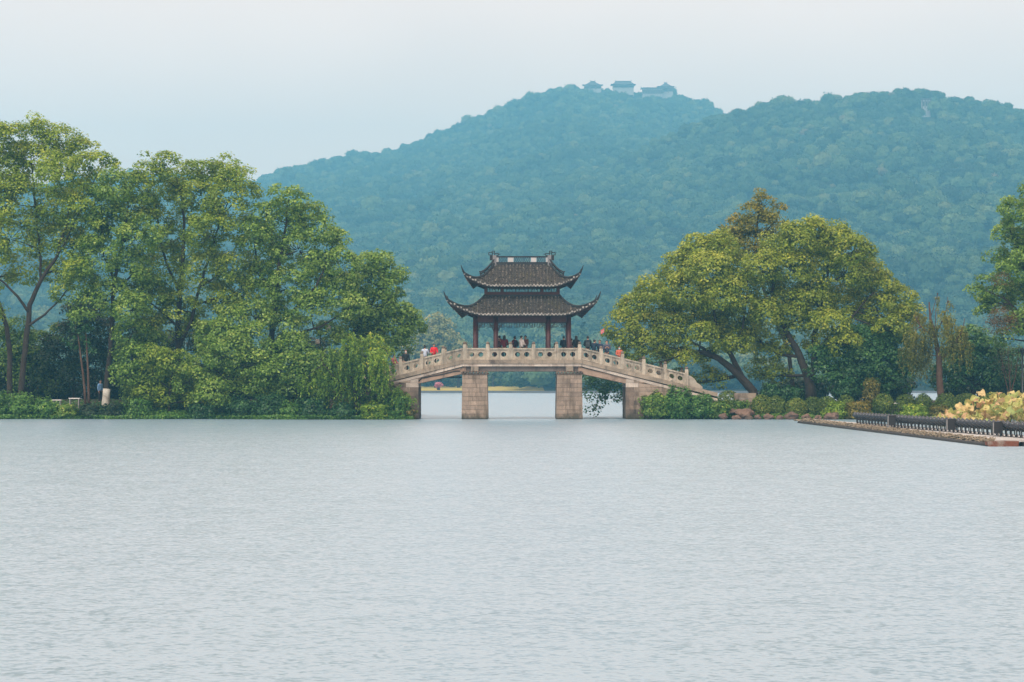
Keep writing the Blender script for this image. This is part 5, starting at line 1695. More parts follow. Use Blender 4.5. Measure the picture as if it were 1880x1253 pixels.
# small blue board hung under the low limb
c = P(1312, 697, 167.6)
bb = empty('blue_board', c); tag(bb, 'small blue board hung on the low limb of the leaning camphor', 'sign')
MB().box(-0.16, 0.16, -0.015, 0.015, -0.09, 0.09).build('board', M_BLUE, bb)
for x in (-0.1, 0.1):
    MB().bar((x, 0.0, 0.09), (x, 0.02, 0.20), 0.012).build('hanger', M_METAL, bb)

# ================================================================== FOUNTAIN RAFT, SPOTLIGHTS, LOTUS
M_DECK = mottled('raft_deck', (0.36, 0.37, 0.36), (0.52, 0.53, 0.52), 1.2, 0.8, c3=(0.25, 0.25, 0.24))
M_ROPE = mottled('old_rope', (0.20, 0.17, 0.12), (0.36, 0.31, 0.23), 5.0, 0.95, c3=(0.06, 0.05, 0.04))
M_FLOAT = plain('black_float', (0.012, 0.012, 0.012), 0.6)
M_RUST = mottled('rusty_steel', (0.17, 0.060, 0.035), (0.27, 0.10, 0.06), 2.0, 0.8, c3=(0.35, 0.30, 0.25))
A = Vector((17.5, 147.5, 0)); B = Vector((18.55, 94.3, 0))
raft = empty('fountain_raft', (B.x, B.y, 0)); tag(raft, 'long grey floating raft edged with coiled ropes, running out from the bank', 'raft')
u = (A - B); LEN = u.length; u.normalize()
n_ = Vector((-u.y, u.x, 0)) * -1              # to the right of the run
if n_.x < 0: n_ = -n_
def rl(a, b, z):                              # along, across, height in the raft's frame
    return u * a + n_ * b + Vector((0, 0, z))
def wid(a): return 3.1 - 2.2 * a / LEN
nd = 18
for i in range(nd):
    a0, a1 = LEN * i / nd + 0.015, LEN * (i + 1) / nd - 0.015
    z0, z1 = 0.17, 0.25 + random.uniform(-0.006, 0.006)
    MB().hexa([rl(a0, 0.28, z0), rl(a0, wid(a0), z0), rl(a1, wid(a1), z0), rl(a1, 0.28, z0), rl(a0, 0.28, z1), rl(a0, wid(a0), z1), rl(a1, wid(a1), z1), rl(a1, 0.28, z1)][::1]).build('deck_plate', M_DECK, raft)
MB().tube([rl(-0.1 + (LEN + 0.6) * i / 40, 0.10, 0.02) for i in range(41)], 0.13, 8).build('float_tube', M_FLOAT, raft)
for k in range(7):
    pts = []
    N = 260
    ph = k * 0.9
    for i in range(N + 1):
        a = LEN * i / N
        w = 10.0 + 1.3 * k
        pts.append(rl(a, 0.10 + 0.045 * k * 0.8 + 0.09 * math.sin(a * w + ph), 0.15 + 0.02 * k + 0.05 * math.sin(a * (w * 0.7) + 2 * ph) + 0.025 * math.sin(a * 3.1 + k)))
    MB().tube(pts, 0.022, 5).build('rope', M_ROPE, raft)
MB().hexa([rl(-0.25, 0.0, -0.1), rl(-0.25, 1.15, -0.1), rl(0.3, 1.15, -0.1), rl(0.3, 0.0, -0.1), rl(-0.32, -0.05, 0.21), rl(-0.32, 1.15, 0.21), rl(0.3, 1.15, 0.168), rl(0.3, -0.05, 0.168)]).build('pontoon', M_RUST, raft)
MB().hexa([rl(-0.2, 1.35, -0.1), rl(-0.2, 3.0, -0.1), rl(0.3, 3.0, -0.1), rl(0.3, 1.35, -0.1), rl(-0.2, 1.35, 0.168), rl(-0.2, 3.0, 0.168), rl(0.3, 3.0, 0.168), rl(0.3, 1.35, 0.168)]).build('pontoon', M_FLOAT, raft)
MB().tube([rl(LEN, 0.1, 0.1), rl(LEN + 0.5, 0.0, 0.18), rl(LEN + 0.9, -0.15, 0.16)], 0.06, 6).build('rope_end', M_ROPE, raft)

# spotlights: a head on a yoke, tilted, on a short stand
def spot_parts():
    hd = MB()
    hd.tube([(-0.20, 0, 0.30), (-0.17, 0, 0.325), (0.10, 0, 0.50), (0.20, 0, 0.565)], [0.085, 0.115, 0.13, 0.14], 12)
    fins = MB()
    for k in range(4):
        t = 0.15 + 0.16 * k
        p = Vector((-0.17 + 0.27 * t, 0, 0.325 + 0.175 * t)); d = Vector((0.27, 0, 0.175)).normalized() * 0.012
        fins.tube([p - d, p + d], 0.142, 12)
    glass = MB(); glass.tube([(0.201, 0, 0.566), (0.207, 0, 0.570)], 0.118, 12)
    yoke = MB()
    for y in (-0.15, 0.15):
        yoke.bar((0.0, y, 0.10), (0.0, y, 0.45), 0.05, 0.02)
    yoke.box(-0.025, 0.025, -0.16, 0.16, 0.08, 0.11)
    st = MB(); st.lathe((0, 0, 0), [(0.11, 0.0), (0.11, 0.02), (0.035, 0.03), (0.035, 0.085)], 8)
    ft = MB(); ft.box(-0.10, -0.04, -0.05, 0.05, 0.0, 0.13)
    return (('head', hd.mesh('head', M_METAL2)), ('cooling_fins', fins.mesh('cooling_fins', M_METAL)), ('lens', glass.mesh('lens', plain('lens_glass', (0.05, 0.06, 0.07), 0.08))),
            ('yoke', yoke.mesh('yoke', M_METAL)), ('base', st.mesh('base', M_METAL)), ('cable_box', ft.mesh('cable_box', M_STEEL)))
SP = spot_parts()
R0, R1 = Vector((18.35, 128.5, 0)), Vector((20.75, 94.8, 0))
NS = 48
cabs = (Vector((19.05, 118.7, 0)), Vector((19.75, 107.2, 0)), Vector((20.30, 99.6, 0)))
def rowpt(y): 
    t = (y - R0.y) / (R1.y - R0.y); return R0.lerp(R1, t)
for i in range(NS):
    # even spacing along the row
    p = R0.lerp(R1, i / (NS - 1))
    e = empty('spotlight', (p.x, p.y, 0.252), R(180 + random.uniform(-4, 4)))
    tag(e, 'black tilted spotlight in the close row standing on the raft', 'spotlight', 'row of spotlights on the raft')
    for nm, me in SP:
        link(nm, me, e)
for c_, lab in zip(cabs, ('black control cabinet on a post farthest out along the raft toward the bank', 'middle black control cabinet on a post in the spotlight row', 'black control cabinet on a post closest to the rusty pontoon')):
    q = rowpt(c_.y) + Vector((-0.42, 0, 0))
    cb = empty('control_cabinet', (q.x, q.y, 0.252)); tag(cb, lab, 'cabinet', 'control cabinets on the raft')
    MB().box(-0.20, 0.20, -0.15, 0.15, 0.14, 0.60).build('box', M_METAL, cb)
    MB().box(-0.23, 0.23, -0.18, 0.18, 0.602, 0.63).build('lid', M_METAL2, cb)
    MB().box(-0.21, -0.17, -0.19, -0.155, 0.0, 0.60).build('post', M_STEEL, cb)
    MB().box(0.10, 0.14, -0.03, 0.03, 0.0, 0.138).build('leg', M_METAL, cb)

# lotus: withering yellow leaves on stalks
def lotusmat():
    m, nt, b, out = nmat('lotus_leaf')
    oi = nt.nodes.new('ShaderNodeObjectInfo')
    col = ramp(nt, oi.outputs['Random'], [(0.0, (0.34, 0.44, 0.14)), (0.3, (0.52, 0.56, 0.18)), (0.6, (0.70, 0.62, 0.25)), (0.85, (0.72, 0.54, 0.30)), (1.0, (0.48, 0.27, 0.13))])
    n = noise_tex(nt, 5.0, 4, 0.6, worldpos(nt))
    g = ramp(nt, n.outputs['Fac'], [(0.3, (0.55, 0.5, 0.4)), (0.55, (1, 1, 1)), (0.75, (1.25, 1.15, 1.0))])
    nt.links.new(mixc(nt, 1.0, col, g, 'MULTIPLY'), b.inputs['Base Color'])
    b.inputs['Roughness'].default_value = 0.6
    t = nt.nodes.new('ShaderNodeBsdfTranslucent')
    nt.links.new(col, t.inputs['Color'])
    mx = nt.nodes.new('ShaderNodeMixShader'); mx.inputs['Fac'].default_value = 0.3
    nt.links.new(b.outputs[0], mx.inputs[1]); nt.links.new(t.outputs[0], mx.inputs[2])
    nt.links.new(mx.outputs[0], out.inputs['Surface'])
    return m
M_LOT = lotusmat()
M_STALK = plain('lotus_stalk', (0.20, 0.19, 0.06), 0.7)
def lotus_leaf(seed):
    r = np.random.default_rng(seed)
    ph = r.uniform(0, 6, 4)
    vs = [(0, 0, -0.05)]
    NR, NA = 3, 16
    for i in range(1, NR + 1):
        f = i / NR
        for k in range(NA):
            a = 2 * math.pi * k / NA
            rad = f * (1 + 0.10 * math.sin(3 * a + ph[0]) + 0.06 * math.sin(5 * a + ph[1]))
            z = 0.32 * f * f * math.sin(2 * a + ph[2]) + 0.20 * f ** 2 * math.sin(3 * a + ph[3]) + 0.14 * f ** 3 * math.sin(7 * a + ph[0]) + 0.05 * f - (0.35 * f * f if seed % 3 == 0 else 0)
            vs.append((rad * math.cos(a), rad * math.sin(a), z))
    fs = [(0, 1 + k, 1 + (k + 1) % NA) for k in range(NA)]
    for i in range(NR - 1):
        o = 1 + i * NA
        fs += [(o + k, o + NA + k, o + NA + (k + 1) % NA, o + (k + 1) % NA) for k in range(NA)]
    return MB().add(vs, fs, True).mesh('leaf', M_LOT)
LL = [lotus_leaf(k) for k in range(7)]
def lot_h(x):                                  # height of the stand along its front, metres
    return float(np.interp(x, [24.4, 25.2, 25.9, 26.6, 27.3, 28.2, 28.9, 32], [0.55, 0.85, 1.25, 1.6, 1.85, 1.75, 1.85, 1.8]))
k_ = 0
for row in range(7):
    y = 134.5 + row * 0.75
    x = 24.4 + 0.25 * (row % 2)
    while x < 31.5:
        px_, py_ = x + random.uniform(-0.22, 0.22), y + random.uniform(-0.3, 0.3)
        H = lot_h(px_) * (0.42 + 0.58 * min(1.0, (row + 1) / 5.5)) * random.uniform(0.9, 1.06)
        e = empty('lotus_plant', (px_, py_, -0.02))
        tag(e, 'withering lotus plant with crumpled yellow leaves in the stand beside the raft', 'lotus', 'lotus plants beside the raft')
        for q in range(3):
            h = H * (1.0, 0.72, 0.45)[q] * random.uniform(0.92, 1.05)
            dx, dy = random.uniform(-0.28, 0.28), random.uniform(-0.25, 0.2)
            MB().tube([(0.03 * q, 0, -0.2), (dx * 0.4, dy * 0.4, h * 0.6), (dx, dy, h)], [0.016, 0.014, 0.010], 4, False).build('stalk', M_STALK, e)
            l = link('leaf', LL[k_ % 7], e); k_ += 1
            l.location = (dx, dy, h + 0.03)
            s = random.uniform(0.16, 0.30)
            l.scale = (s, s, s * random.uniform(0.9, 1.5))
            l.rotation_euler = (R(random.uniform(10, 60)), R(random.uniform(-30, 30)), random.uniform(0, 6.28))
        x += random.uniform(0.33, 0.46)

# ================================================================== FAR SHORE AND HILLTOP
M_LAWN = mottled('lawn', (0.34, 0.30, 0.06), (0.50, 0.42, 0.09), 0.2, 0.95)
M_EMB = mottled('embankment_stone', (0.10, 0.11, 0.12), (0.17, 0.17, 0.17), 0.5, 0.9)
def far_strip(name, px0, px1, y0, y1, mat, label, cat, zoff=0.06):
    m = MB()
    xs = np.linspace((px0 - 940) * y0 / F, (px1 - 940) * y0 / F, 40)
    vs = []
    for y in np.linspace(y0, y1, 8):
        for x in xs:
            vs.append((x, y, float(terrain(x, y)) + zoff))
    n = len(xs)
    m.add(vs, [(j * n + i, j * n + i + 1, (j + 1) * n + i + 1, (j + 1) * n + i) for j in range(7) for i in range(n - 1)], True)
    tag(m.build(name, mat), label, cat, kind='structure')
far_strip('lawn', 560, 1000, FAR + 3, FAR + 54, M_LAWN, 'strip of yellow autumn lawn along the far shore', 'lawn')
em = MB()
for x0, x1 in ((-400, -120), (-120, 20), (20, 200), (200, 420)):
    em.box(x0, x1 - 0.02, FAR - 2.0, FAR + 3.0, -0.5, 0.47)
tag(em.build('embankment', M_EMB), 'low dark stone embankment along the far shore', 'embankment', kind='structure')

G_FARP = pal('leaves_far_pale', (0.10, 0.13, 0.035), (0.19, 0.22, 0.06), (0.30, 0.31, 0.10), (0.42, 0.38, 0.15))
G_FARG = pal('leaves_far_green', (0.025, 0.060, 0.020), (0.050, 0.100, 0.028), (0.10, 0.16, 0.04), (0.18, 0.22, 0.06))
G_PINK = pal('blossom_pink', (0.35, 0.06, 0.14), (0.50, 0.12, 0.22), (0.62, 0.24, 0.34), (0.7, 0.4, 0.45))
FD = FAR + 30
def far_tree(name, label, px, ptop, pbot, wpx, leaf, d=FD, tone=0.5, n=9, ln=0.75, group='trees along the far shore', rt=(0.9, 1.6), k=2.6):
    g = float(terrain((px - 940) * d / F, d))
    pg = YH - (g - CAMH) * F / d
    h = pg - ptop
    rr = random.Random(int(px * 7 + ptop))
    lob = []
    for i in range(n):
        t = (i + 0.5) / n
        y = ptop + wpx * 0.30 + (pbot - ptop - wpx * 0.5) * t
        w = wpx * 0.5 * math.sin(math.pi * (0.25 + 0.65 * t))
        lob.append((px + rr.uniform(-1, 1) * w * 0.75, y, wpx * rr.uniform(0.20, 0.30), rr.uniform(-3, 3)))
    lob.append((px, ptop + wpx * 0.2, wpx * 0.2, 0))
    make_tree(name, label, 'tree', (px, pg), [[(px, pg, 0, .5), (px, pg - h * .3, 0, .4), (px + 1, pg - h * .6, 0, .25), (px, pg - h * .85, 0, .1)]], lob, leaf, d=d, k=k, per=30, ln=ln, rt=rt, tone=tone, twigs=False, group=group)
far_tree('pale_tree', 'tall pale green tree on the far shore rising beside the left wood', 800, 578, 690, 70, G_FARP, tone=0.5, n=14)
far_tree('pale_tree', 'wide pale tree on the far shore lower than its tall pale neighbour', 842, 622, 690, 54, G_FARP, tone=0.35, n=9)
far_tree('pale_tree', 'pale tree on the far shore half hidden by the left wood', 762, 600, 690, 60, G_FARP, tone=0.4, n=9)
for i, (px, pt, w, lf, tn, lab) in enumerate([
        (905, 684, 26, G_FARG, .55, 'small green tree on the far lawn just beyond the left pier'), (930, 688, 26, G_FARG, .45, 'small green tree on the far lawn under the middle span'),
        (960, 682, 34, G_FARG, .4, 'rounded green tree on the far shore under the middle span centre'), (992, 680, 34, G_FARG, .5, 'rounded green tree on the far shore beside the right pier'),
        (1015, 684, 30, G_FARG, .35, 'dark rounded tree on the far shore behind the right pier'), (785, 690, 22, G_FARG, .4, 'small tree on the far lawn under the left span near the abutment'),
        (828, 690, 22, G_FARG, .5, 'small tree on the far lawn beside the pink blossom bush'),
        (1090, 688, 34, G_FARG, .4, 'green tree on the far shore under the right span')]):
    far_tree('shore_tree', lab, px, pt, 714, w, lf, d=FAR + 40, tone=tn, n=6, ln=0.5, rt=(0.5, 0.9), k=6)
far_tree('blossom_bush', 'small pink blossoming bush on the far lawn under the left span', 805, 702, 714, 13, G_PINK, d=FAR + 12, n=5, ln=0.28, tone=0.5, group=None, rt=(0.25, 0.5), k=9)

# buildings on the hilltops
M_BWALL = plain('pale_wall', (0.42, 0.42, 0.41), 0.8, var=0.05)
M_BROOF = plain('grey_roof', (0.085, 0.085, 0.095), 0.8)
M_BWOOD = plain('brown_frame', (0.10, 0.055, 0.045), 0.7)
M_BGLASS = plain('dark_window', (0.03, 0.035, 0.04), 0.3)
def hall(name, label, px, py_eave, py_top, py_base, wpx, d, depth=9.0, ridge=0.55, posts=5, up=0.8, two=False):
    c = P(px, py_base, d)
    s = d / F
    o = empty(name, (c.x, d, c.z)); tag(o, label, 'building')
    W2, He, Ht = wpx * s / 2, (py_base - py_eave) * s, (py_base - py_top) * s
    wi = W2 * 0.82
    wl = MB().box(-wi, wi, -depth * 0.36, depth * 0.36, -14.0, He).build('wall', M_BWALL, o)
    for i in range(posts):
        x = -wi + 2 * wi * i / (posts - 1)
        MB().box(x - 0.25, x + 0.25, -depth * 0.40, -depth * 0.37, 0.0, He).build('column', M_BWOOD, o)
        if i < posts - 1:
            x2 = -wi + 2 * wi * (i + 1) / (posts - 1)
            w = MB().box(x + 0.5, x2 - 0.5, -depth * 0.37, -depth * 0.362, He * 0.25, He * 0.8).build('window', M_BGLASS, o)
            MB().bar(((x + x2) / 2, -depth * 0.375, He * 0.25), ((x + x2) / 2, -depth * 0.375, He * 0.8), 0.12).build('mullion', M_BWOOD, w)
    rf = MB()
    rw = W2 * ridge
    ring = []
    for t, zz in ((0, He), (0.35, He + (Ht - He) * 0.22), (0.7, He + (Ht - He) * 0.58), (1.0, Ht)):
        a = W2 + (rw - W2) * t; b = depth * 0.5 * (1 - t) + 0.1
        lift = up if t == 0 else 0
        ring.append([(-a, -b, zz + lift), (0, -b, zz), (a, -b, zz + lift), (a, b, zz + lift), (0, b, zz), (-a, b, zz + lift)])
    vs = [v for r_ in ring for v in r_]
    fs = [(i * 6 + k, i * 6 + (k + 1) % 6, (i + 1) * 6 + (k + 1) % 6, (i + 1) * 6 + k) for i in range(3) for k in range(6)] + [(5, 4, 3, 2, 1, 0), (18, 19, 20, 21, 22, 23)]
    rf.add(vs, fs)
    r_ = rf.build('roof', M_BROOF, o)
    rd = MB().box(-rw - 0.2, rw + 0.2, -0.3, 0.3, Ht, Ht + 0.7)
    for sx in (-1, 1):
        rd.box(min(sx * rw, sx * (rw + 0.7)), max(sx * rw, sx * (rw + 0.7)), -0.35, 0.35, Ht + 0.7, Ht + 1.7)
    rd.build('ridge', M_BROOF, r_)
    return o
HD = 2972.0
hall('hilltop_hall', 'large grey-roofed temple hall on the summit of the rear hill', 1144, 157.5, 150, 164, 46, HD, 20, 0.62)
hall('hilltop_pavilion', 'pale pavilion with peaked grey roof beside the summit hall', 1222, 161, 153, 172, 32, HD - 8, 14, 0.12, 4)
hall('hilltop_gallery', 'long low white gallery between summit hall and pavilion', 1198, 164, 162, 176, 46, HD - 14, 8, 0.9, 9, 0.2)
hall('hilltop_gate', 'small half-hidden roofed building beside the summit hall', 1088, 158, 150, 166, 38, HD - 5, 14, 0.2, 4)
hall('hilltop_tower', 'small pale two-level viewing tower below the front hill crest', 1700, 184, 182.5, 200, 19, TOWER_D, 7, 0.9, 4, 0.1)

# ================================================================== PEOPLE
def skin_mesh(verts, edges, radii, root, name, mat, sub=1):
    me = bpy.data.meshes.new(name)
    me.from_pydata(verts, edges, [])
    ob = bpy.data.objects.new(name, me)
    COL.objects.link(ob)
    md = ob.modifiers.new('skin', 'SKIN')
    md.use_smooth_shade = True
    sv = me.skin_vertices[0].data
    for i, r in enumerate(radii):
        sv[i].radius = r if hasattr(r, '__len__') else (r, r)
        sv[i].use_root = (i == root)
    sb = ob.modifiers.new('sub', 'SUBSURF'); sb.levels = sub; sb.render_levels = sub
    dg = bpy.context.evaluated_depsgraph_get()
    out = bpy.data.meshes.new_from_object(ob.evaluated_get(dg))
    bpy.data.objects.remove(ob); bpy.data.meshes.remove(me)
    out.name = name
    out.materials.clear(); out.materials.append(mat)
    return out
_cm = {}
def cloth(c):
    if c not in _cm:
        _cm[c] = plain('cloth_%d' % len(_cm), c, 0.8, var=0.22, scale=14.0)
    return _cm[c]
M_SKIN = plain('skin', (0.50, 0.30, 0.21), 0.5, var=0.06)
M_HAIR = plain('black_hair', (0.012, 0.010, 0.010), 0.45)
M_HAIRB = plain('brown_hair', (0.055, 0.028, 0.016), 0.45)
M_EYE = plain('eye', (0.02, 0.015, 0.012), 0.3)
M_LIP = plain('lips', (0.38, 0.12, 0.10), 0.5)

def person(label, px, ytop, d, rz, jacket, trousers=(0.02, 0.02, 0.025), arms='down', hair='short', hairm=None, lean=0.0, feet=None, mask=None, H=1.66, group='people on the bridge'):
    """px / ytop: top of the head in the photo at distance d; rz 0 faces the camera"""
    top = P(px, ytop, d)
    xl = top.x - CX
    fz = feet if feet is not None else deck_z(xl) - 0.06
    H = min(max(top.z - fz, 1.45), 1.82) if feet is None else H
    k = H / 1.70
    ca, sa = math.cos(lean), math.sin(lean)
    hip = 0.93
    def L(x, y, z):                            # lean the upper body forward (toward -y) about the hips
        if z > hip:
            dz = z - hip
            y, z = y * ca - dz * sa, hip + dz * ca + y * sa
        return (x * k, y * k, z * k)
    shL, shR = (0.175, 0, 1.40), (-0.175, 0, 1.40)
    pose = {'down': ((0.24, 0.02, 1.12), (0.23, -0.06, 0.88), (0.22, -0.08, 0.80)),
            'rail': ((0.26, -0.10, 1.16), (0.17, -0.34, 1.10), (0.14, -0.42, 1.10)),
            'phone': ((0.24, -0.10, 1.14), (0.09, -0.30, 1.22), (0.05, -0.36, 1.27)),
            'raise': ((0.26, -0.18, 1.36), (0.14, -0.30, 1.56), (0.12, -0.33, 1.63)),
            'hold': ((0.24, -0.06, 1.13), (0.14, -0.28, 1.08), (0.08, -0.33, 1.08)),
            'flag': ((0.26, -0.15, 1.30), (0.20, -0.26, 1.52), (0.19, -0.28, 1.60))}
    pl = pose['down' if arms == 'flag' else arms]; pr = pose[arms]
    mir = lambda p: (-p[0], p[1], p[2])
    armL = [shL] + list(pl); armR = [shR] + [mir(p) for p in pr]
    V, E, Rr = [], [], []
    def add(p, r, par=None):
        V.append(L(*p)); Rr.append([q * k for q in r] if hasattr(r, '__len__') else r * k)
        if par is not None: E.append((par, len(V) - 1))
        return len(V) - 1
    pel = add((0, 0, 0.95), (0.145, 0.10))
    wst = add((0, 0, 1.10), (0.13, 0.09), pel)
    che = add((0, 0, 1.28), (0.15, 0.10), wst)
    upc = add((0, 0, 1.40), (0.11, 0.08), che)
    nec = add((0, -0.01, 1.485), (0.050, 0.050), upc)
    jaw = add((0, -0.035, 1.545), (0.058, 0.066), nec)
    hed = add((0, -0.02, 1.62), (0.076, 0.092), jaw)
    crn = add((0, -0.01, 1.685), (0.060, 0.072), hed)
    nos = add((0, -0.115, 1.585), (0.012, 0.016), hed)
    for s_ in (-1, 1):
        add((s_ * 0.083, 0.0, 1.59), (0.012, 0.022), hed)
    for ar in (armL, armR):
        a = add(ar[0], 0.055, upc); b = add(ar[1], 0.042, a); c = add(ar[2], 0.030, b); h = add(ar[3], (0.030, 0.018), c)
        dv = Vector(ar[3]) - Vector(ar[2]); dv = dv.normalized()
        sd = dv.cross(Vector((0, 1, 0.2))).normalized()
        for q, (o_, l_) in enumerate(((-0.030, 0.060), (-0.010, 0.078), (0.010, 0.074), (0.028, 0.060))):
            t = Vector(ar[3]) + sd * o_ + dv * l_
            add(tuple(t), 0.009, h)
        t = Vector(ar[2]).lerp(Vector(ar[3]), 0.6) + sd * -0.055 + dv * 0.02
        add(tuple(t), 0.010, c)
    for s_ in (-1, 1):
        hp = add((s_ * 0.09, 0, 0.88), 0.075, pel); kn = add((s_ * 0.10, -0.015, 0.50), 0.055, hp); an = add((s_ * 0.10, 0.015, 0.10), 0.038, kn); add((s_ * 0.11, -0.13, 0.04), 0.034, an)
    body = skin_mesh(V, E, Rr, 0, 'person', M_SKIN)
    o = link('person', body)
    fy = d
    o.location = (top.x, fy, fz); o.rotation_euler = (0, 0, rz)
    # keep the head at the photo position although the body leans
    tag(o, label, 'person', group)
    # jacket
    V2, E2, R2 = [], [], []
    def add2(p, r, par=None):
        V2.append(L(*p)); R2.append([q * k for q in r] if hasattr(r, '__len__') else r * k)
        if par is not None: E2.append((par, len(V2) - 1))
        return len(V2) - 1
    p0 = add2((0, 0, 0.86), (0.185, 0.135)); p1 = add2((0, 0, 1.08), (0.17, 0.125), p0); p2 = add2((0, 0, 1.28), (0.18, 0.13), p1); p3 = add2((0, 0, 1.405), (0.13, 0.10), p2); add2((0, -0.005, 1.47), (0.062, 0.062), p3)
    for ar in (armL, armR):
        a = add2(ar[0], 0.078, p3); b = add2(ar[1], 0.064, a); c = add2(tuple(Vector(ar[1]).lerp(Vector(ar[2]), 0.93)), 0.046, b)
    link('jacket', skin_mesh(V2, E2, R2, 0, 'jacket', cloth(jacket)), o)
    V3 = [(0, 0, 0.96 * k)]; E3 = []; R3 = [(0.155 * k, 0.115 * k)]
    for s_ in (-1, 1):
        i = len(V3)
        V3 += [(s_ * 0.09 * k, 0, 0.85 * k), (s_ * 0.10 * k, -0.015 * k, 0.50 * k), (s_ * 0.10 * k, 0.012 * k, 0.13 * k)]
        R3 += [(0.092 * k,) * 2, (0.072 * k,) * 2, (0.060 * k,) * 2]
        E3 += [(0, i), (i, i + 1), (i + 1, i + 2)]
    link('trousers', skin_mesh(V3, E3, R3, 0, 'trousers', cloth(trousers)), o)
    for s_ in (-1, 1):
        m = MB(); m.tube([(s_ * 0.10 * k, 0.06, 0.045), (s_ * 0.105 * k, -0.05, 0.05), (s_ * 0.11 * k, -0.17 * k, 0.04)], [0.045, 0.052, 0.034], 8)
        m.build('shoe', cloth((0.03, 0.03, 0.03)), o)
    # hair cap
    bm = bmesh.new(); bmesh.ops.create_icosphere(bm, subdivisions=3, radius=1.0)
    for v in list(bm.verts):
        n = v.co.copy()
        if n.z < -0.15 and n.y < 0.1 or (n.y < -0.45 and n.z < 0.42):
            bm.verts.remove(v); continue
        kk = 1 + 0.07 * mnoise.noise(n * 3 + Vector((px, 0, 0)))
        z = 1.625 + n.z * 0.105 * kk; y = -0.008 + n.y * 0.108 * kk; x = n.x * 0.094 * kk
        if hair == 'long' and n.z < 0.15 and n.y > -0.1:
            z -= (0.15 - n.z) * 0.30; y += 0.02; x *= 1.05 + 0.25 * (0.15 - n.z)
        if hair == 'short' and n.z < -0.5: z += 0.02
        v.co = Vector(L(x, y, z))
    me = bpy.data.meshes.new('hair'); bm.to_mesh(me); bm.free()
    me.polygons.foreach_set('use_smooth', [True] * len(me.polygons))
    link('hair', me, o, hairm or M_HAIR)
    if hair == 'bun':
        q = L(0, 0.07, 1.72)
        MB().lathe(q, [(0.01, -0.05), (0.045, -0.02), (0.045, 0.02), (0.01, 0.05)], 8).build('hair_bun', hairm or M_HAIR, o)
    for s_ in (-1, 1):
        q = Vector(L(s_ * 0.032, -0.098, 1.615))
        MB().lathe(q, [(0.003, -0.009), (0.011, -0.004), (0.011, 0.004), (0.003, 0.009)], 6).build('eye', M_EYE, o)
    if mask:
        vs = []
        for z_, w_, y_ in ((1.59, 0.062, -0.108), (1.565, 0.066, -0.122), (1.535, 0.060, -0.115), (1.505, 0.035, -0.088)):
            for t in (-1, -0.5, 0, 0.5, 1):
                vs.append(L(t * w_, y_ + 0.045 * t * t - 0.012, z_))
        MB().add(vs, [(r_ * 5 + c_, r_ * 5 + c_ + 1, r_ * 5 + c_ + 6, r_ * 5 + c_ + 5) for r_ in range(3) for c_ in range(4)], True).build('face_mask', cloth(mask), o)
    else:
        q = L(0, -0.098, 1.545)
        MB().box(q[0] - 0.022, q[0] + 0.022, q[1] - 0.006, q[1] + 0.004, q[2] - 0.005, q[2] + 0.005).build('mouth', M_LIP, o)
    return o

def backpack(label, o, col, lean=0.0):
    b = empty('backpack', o.location, o.rotation_euler[2]); tag(b, label, 'backpack')
    m = MB()
    vs = []
    for z_, w_, d_ in ((0.98, 0.13, 0.10), (1.05, 0.16, 0.15), (1.25, 0.155, 0.15), (1.36, 0.12, 0.10), (1.39, 0.07, 0.05)):
        vs += [(-w_, 0.125, z_), (w_, 0.125, z_), (w_ * 0.85, 0.125 + d_, z_), (-w_ * 0.85, 0.125 + d_, z_)]
    fs = [(i * 4 + k, i * 4 + (k + 1) % 4, (i + 1) * 4 + (k + 1) % 4, (i + 1) * 4 + k) for i in range(4) for k in range(4)] + [(3, 2, 1, 0), (16, 17, 18, 19)]
    m.add(vs, fs); m.build('bag', cloth(col), b)
    for s_ in (-1, 1):
        MB().tube([(s_ * 0.10, 0.14, 1.36), (s_ * 0.11, 0.06, 1.46), (s_ * 0.115, -0.09, 1.40), (s_ * 0.12, -0.145, 1.25), (s_ * 0.13, -0.05, 1.06), (s_ * 0.13, 0.13, 1.04)], 0.018, 5).build('strap', cloth(col), b)
    return b

RF, RM = D + 0.75, D + 2.6                     # standing close behind the near rail / mid deck
NAVY, BLACK, MAROON = (0.012, 0.020, 0.040), (0.012, 0.013, 0.015), (0.16, 0.012, 0.022)
person('person in a dusty pink jacket half hidden by leaves at the bridge end', 722, 652, RF, R(50), (0.42, 0.12, 0.12), arms='rail', hair='bun', lean=0.12)
person('person in black with a white face mask beside the last balustrade post', 745, 643, RF + 0.5, R(10), (0.012, 0.018, 0.020), hair='short', hairm=M_HAIRB, mask=(0.75, 0.72, 0.70))
person('dark-haired person in a pale blue patterned shirt turned away at the rail', 780, 635, RF, R(165), (0.50, 0.60, 0.74), arms='rail', hair='bun')
person('person in a bright red jacket looking down with hands on the rail', 796.5, 632, RF, R(12), (0.70, 0.012, 0.025), arms='rail', lean=0.10)
person('person in a brown jacket raising both hands to photograph from the pavilion', 917, 617, RM + 0.9, R(200), (0.10, 0.045, 0.040), arms='raise', hair='short')
person('dark-haired person in a crimson coat with back turned in the pavilion', 926, 616.5, RM + 0.4, R(170), (0.20, 0.010, 0.025), arms='hold', hair='long')
p7 = person('person in a maroon top wearing a dark backpack in the pavilion', 945, 618.5, RM, R(215), (0.13, 0.015, 0.028), arms='hold', hair='bun')
backpack('dark backpack worn by the person in the maroon top', p7, (0.02, 0.015, 0.03))
p8 = person('person in a white jacket with a black strap across the back', 957, 617, RF + 0.8, R(125), (0.88, 0.87, 0.86), arms='hold', hair='short')
MB().tube([(0.14 , -0.06, 1.40), (0.06, 0.135, 1.28), (-0.10, 0.15, 1.05), (-0.17, 0.06, 0.92)], 0.014, 5).build('strap', M_METAL, p8)
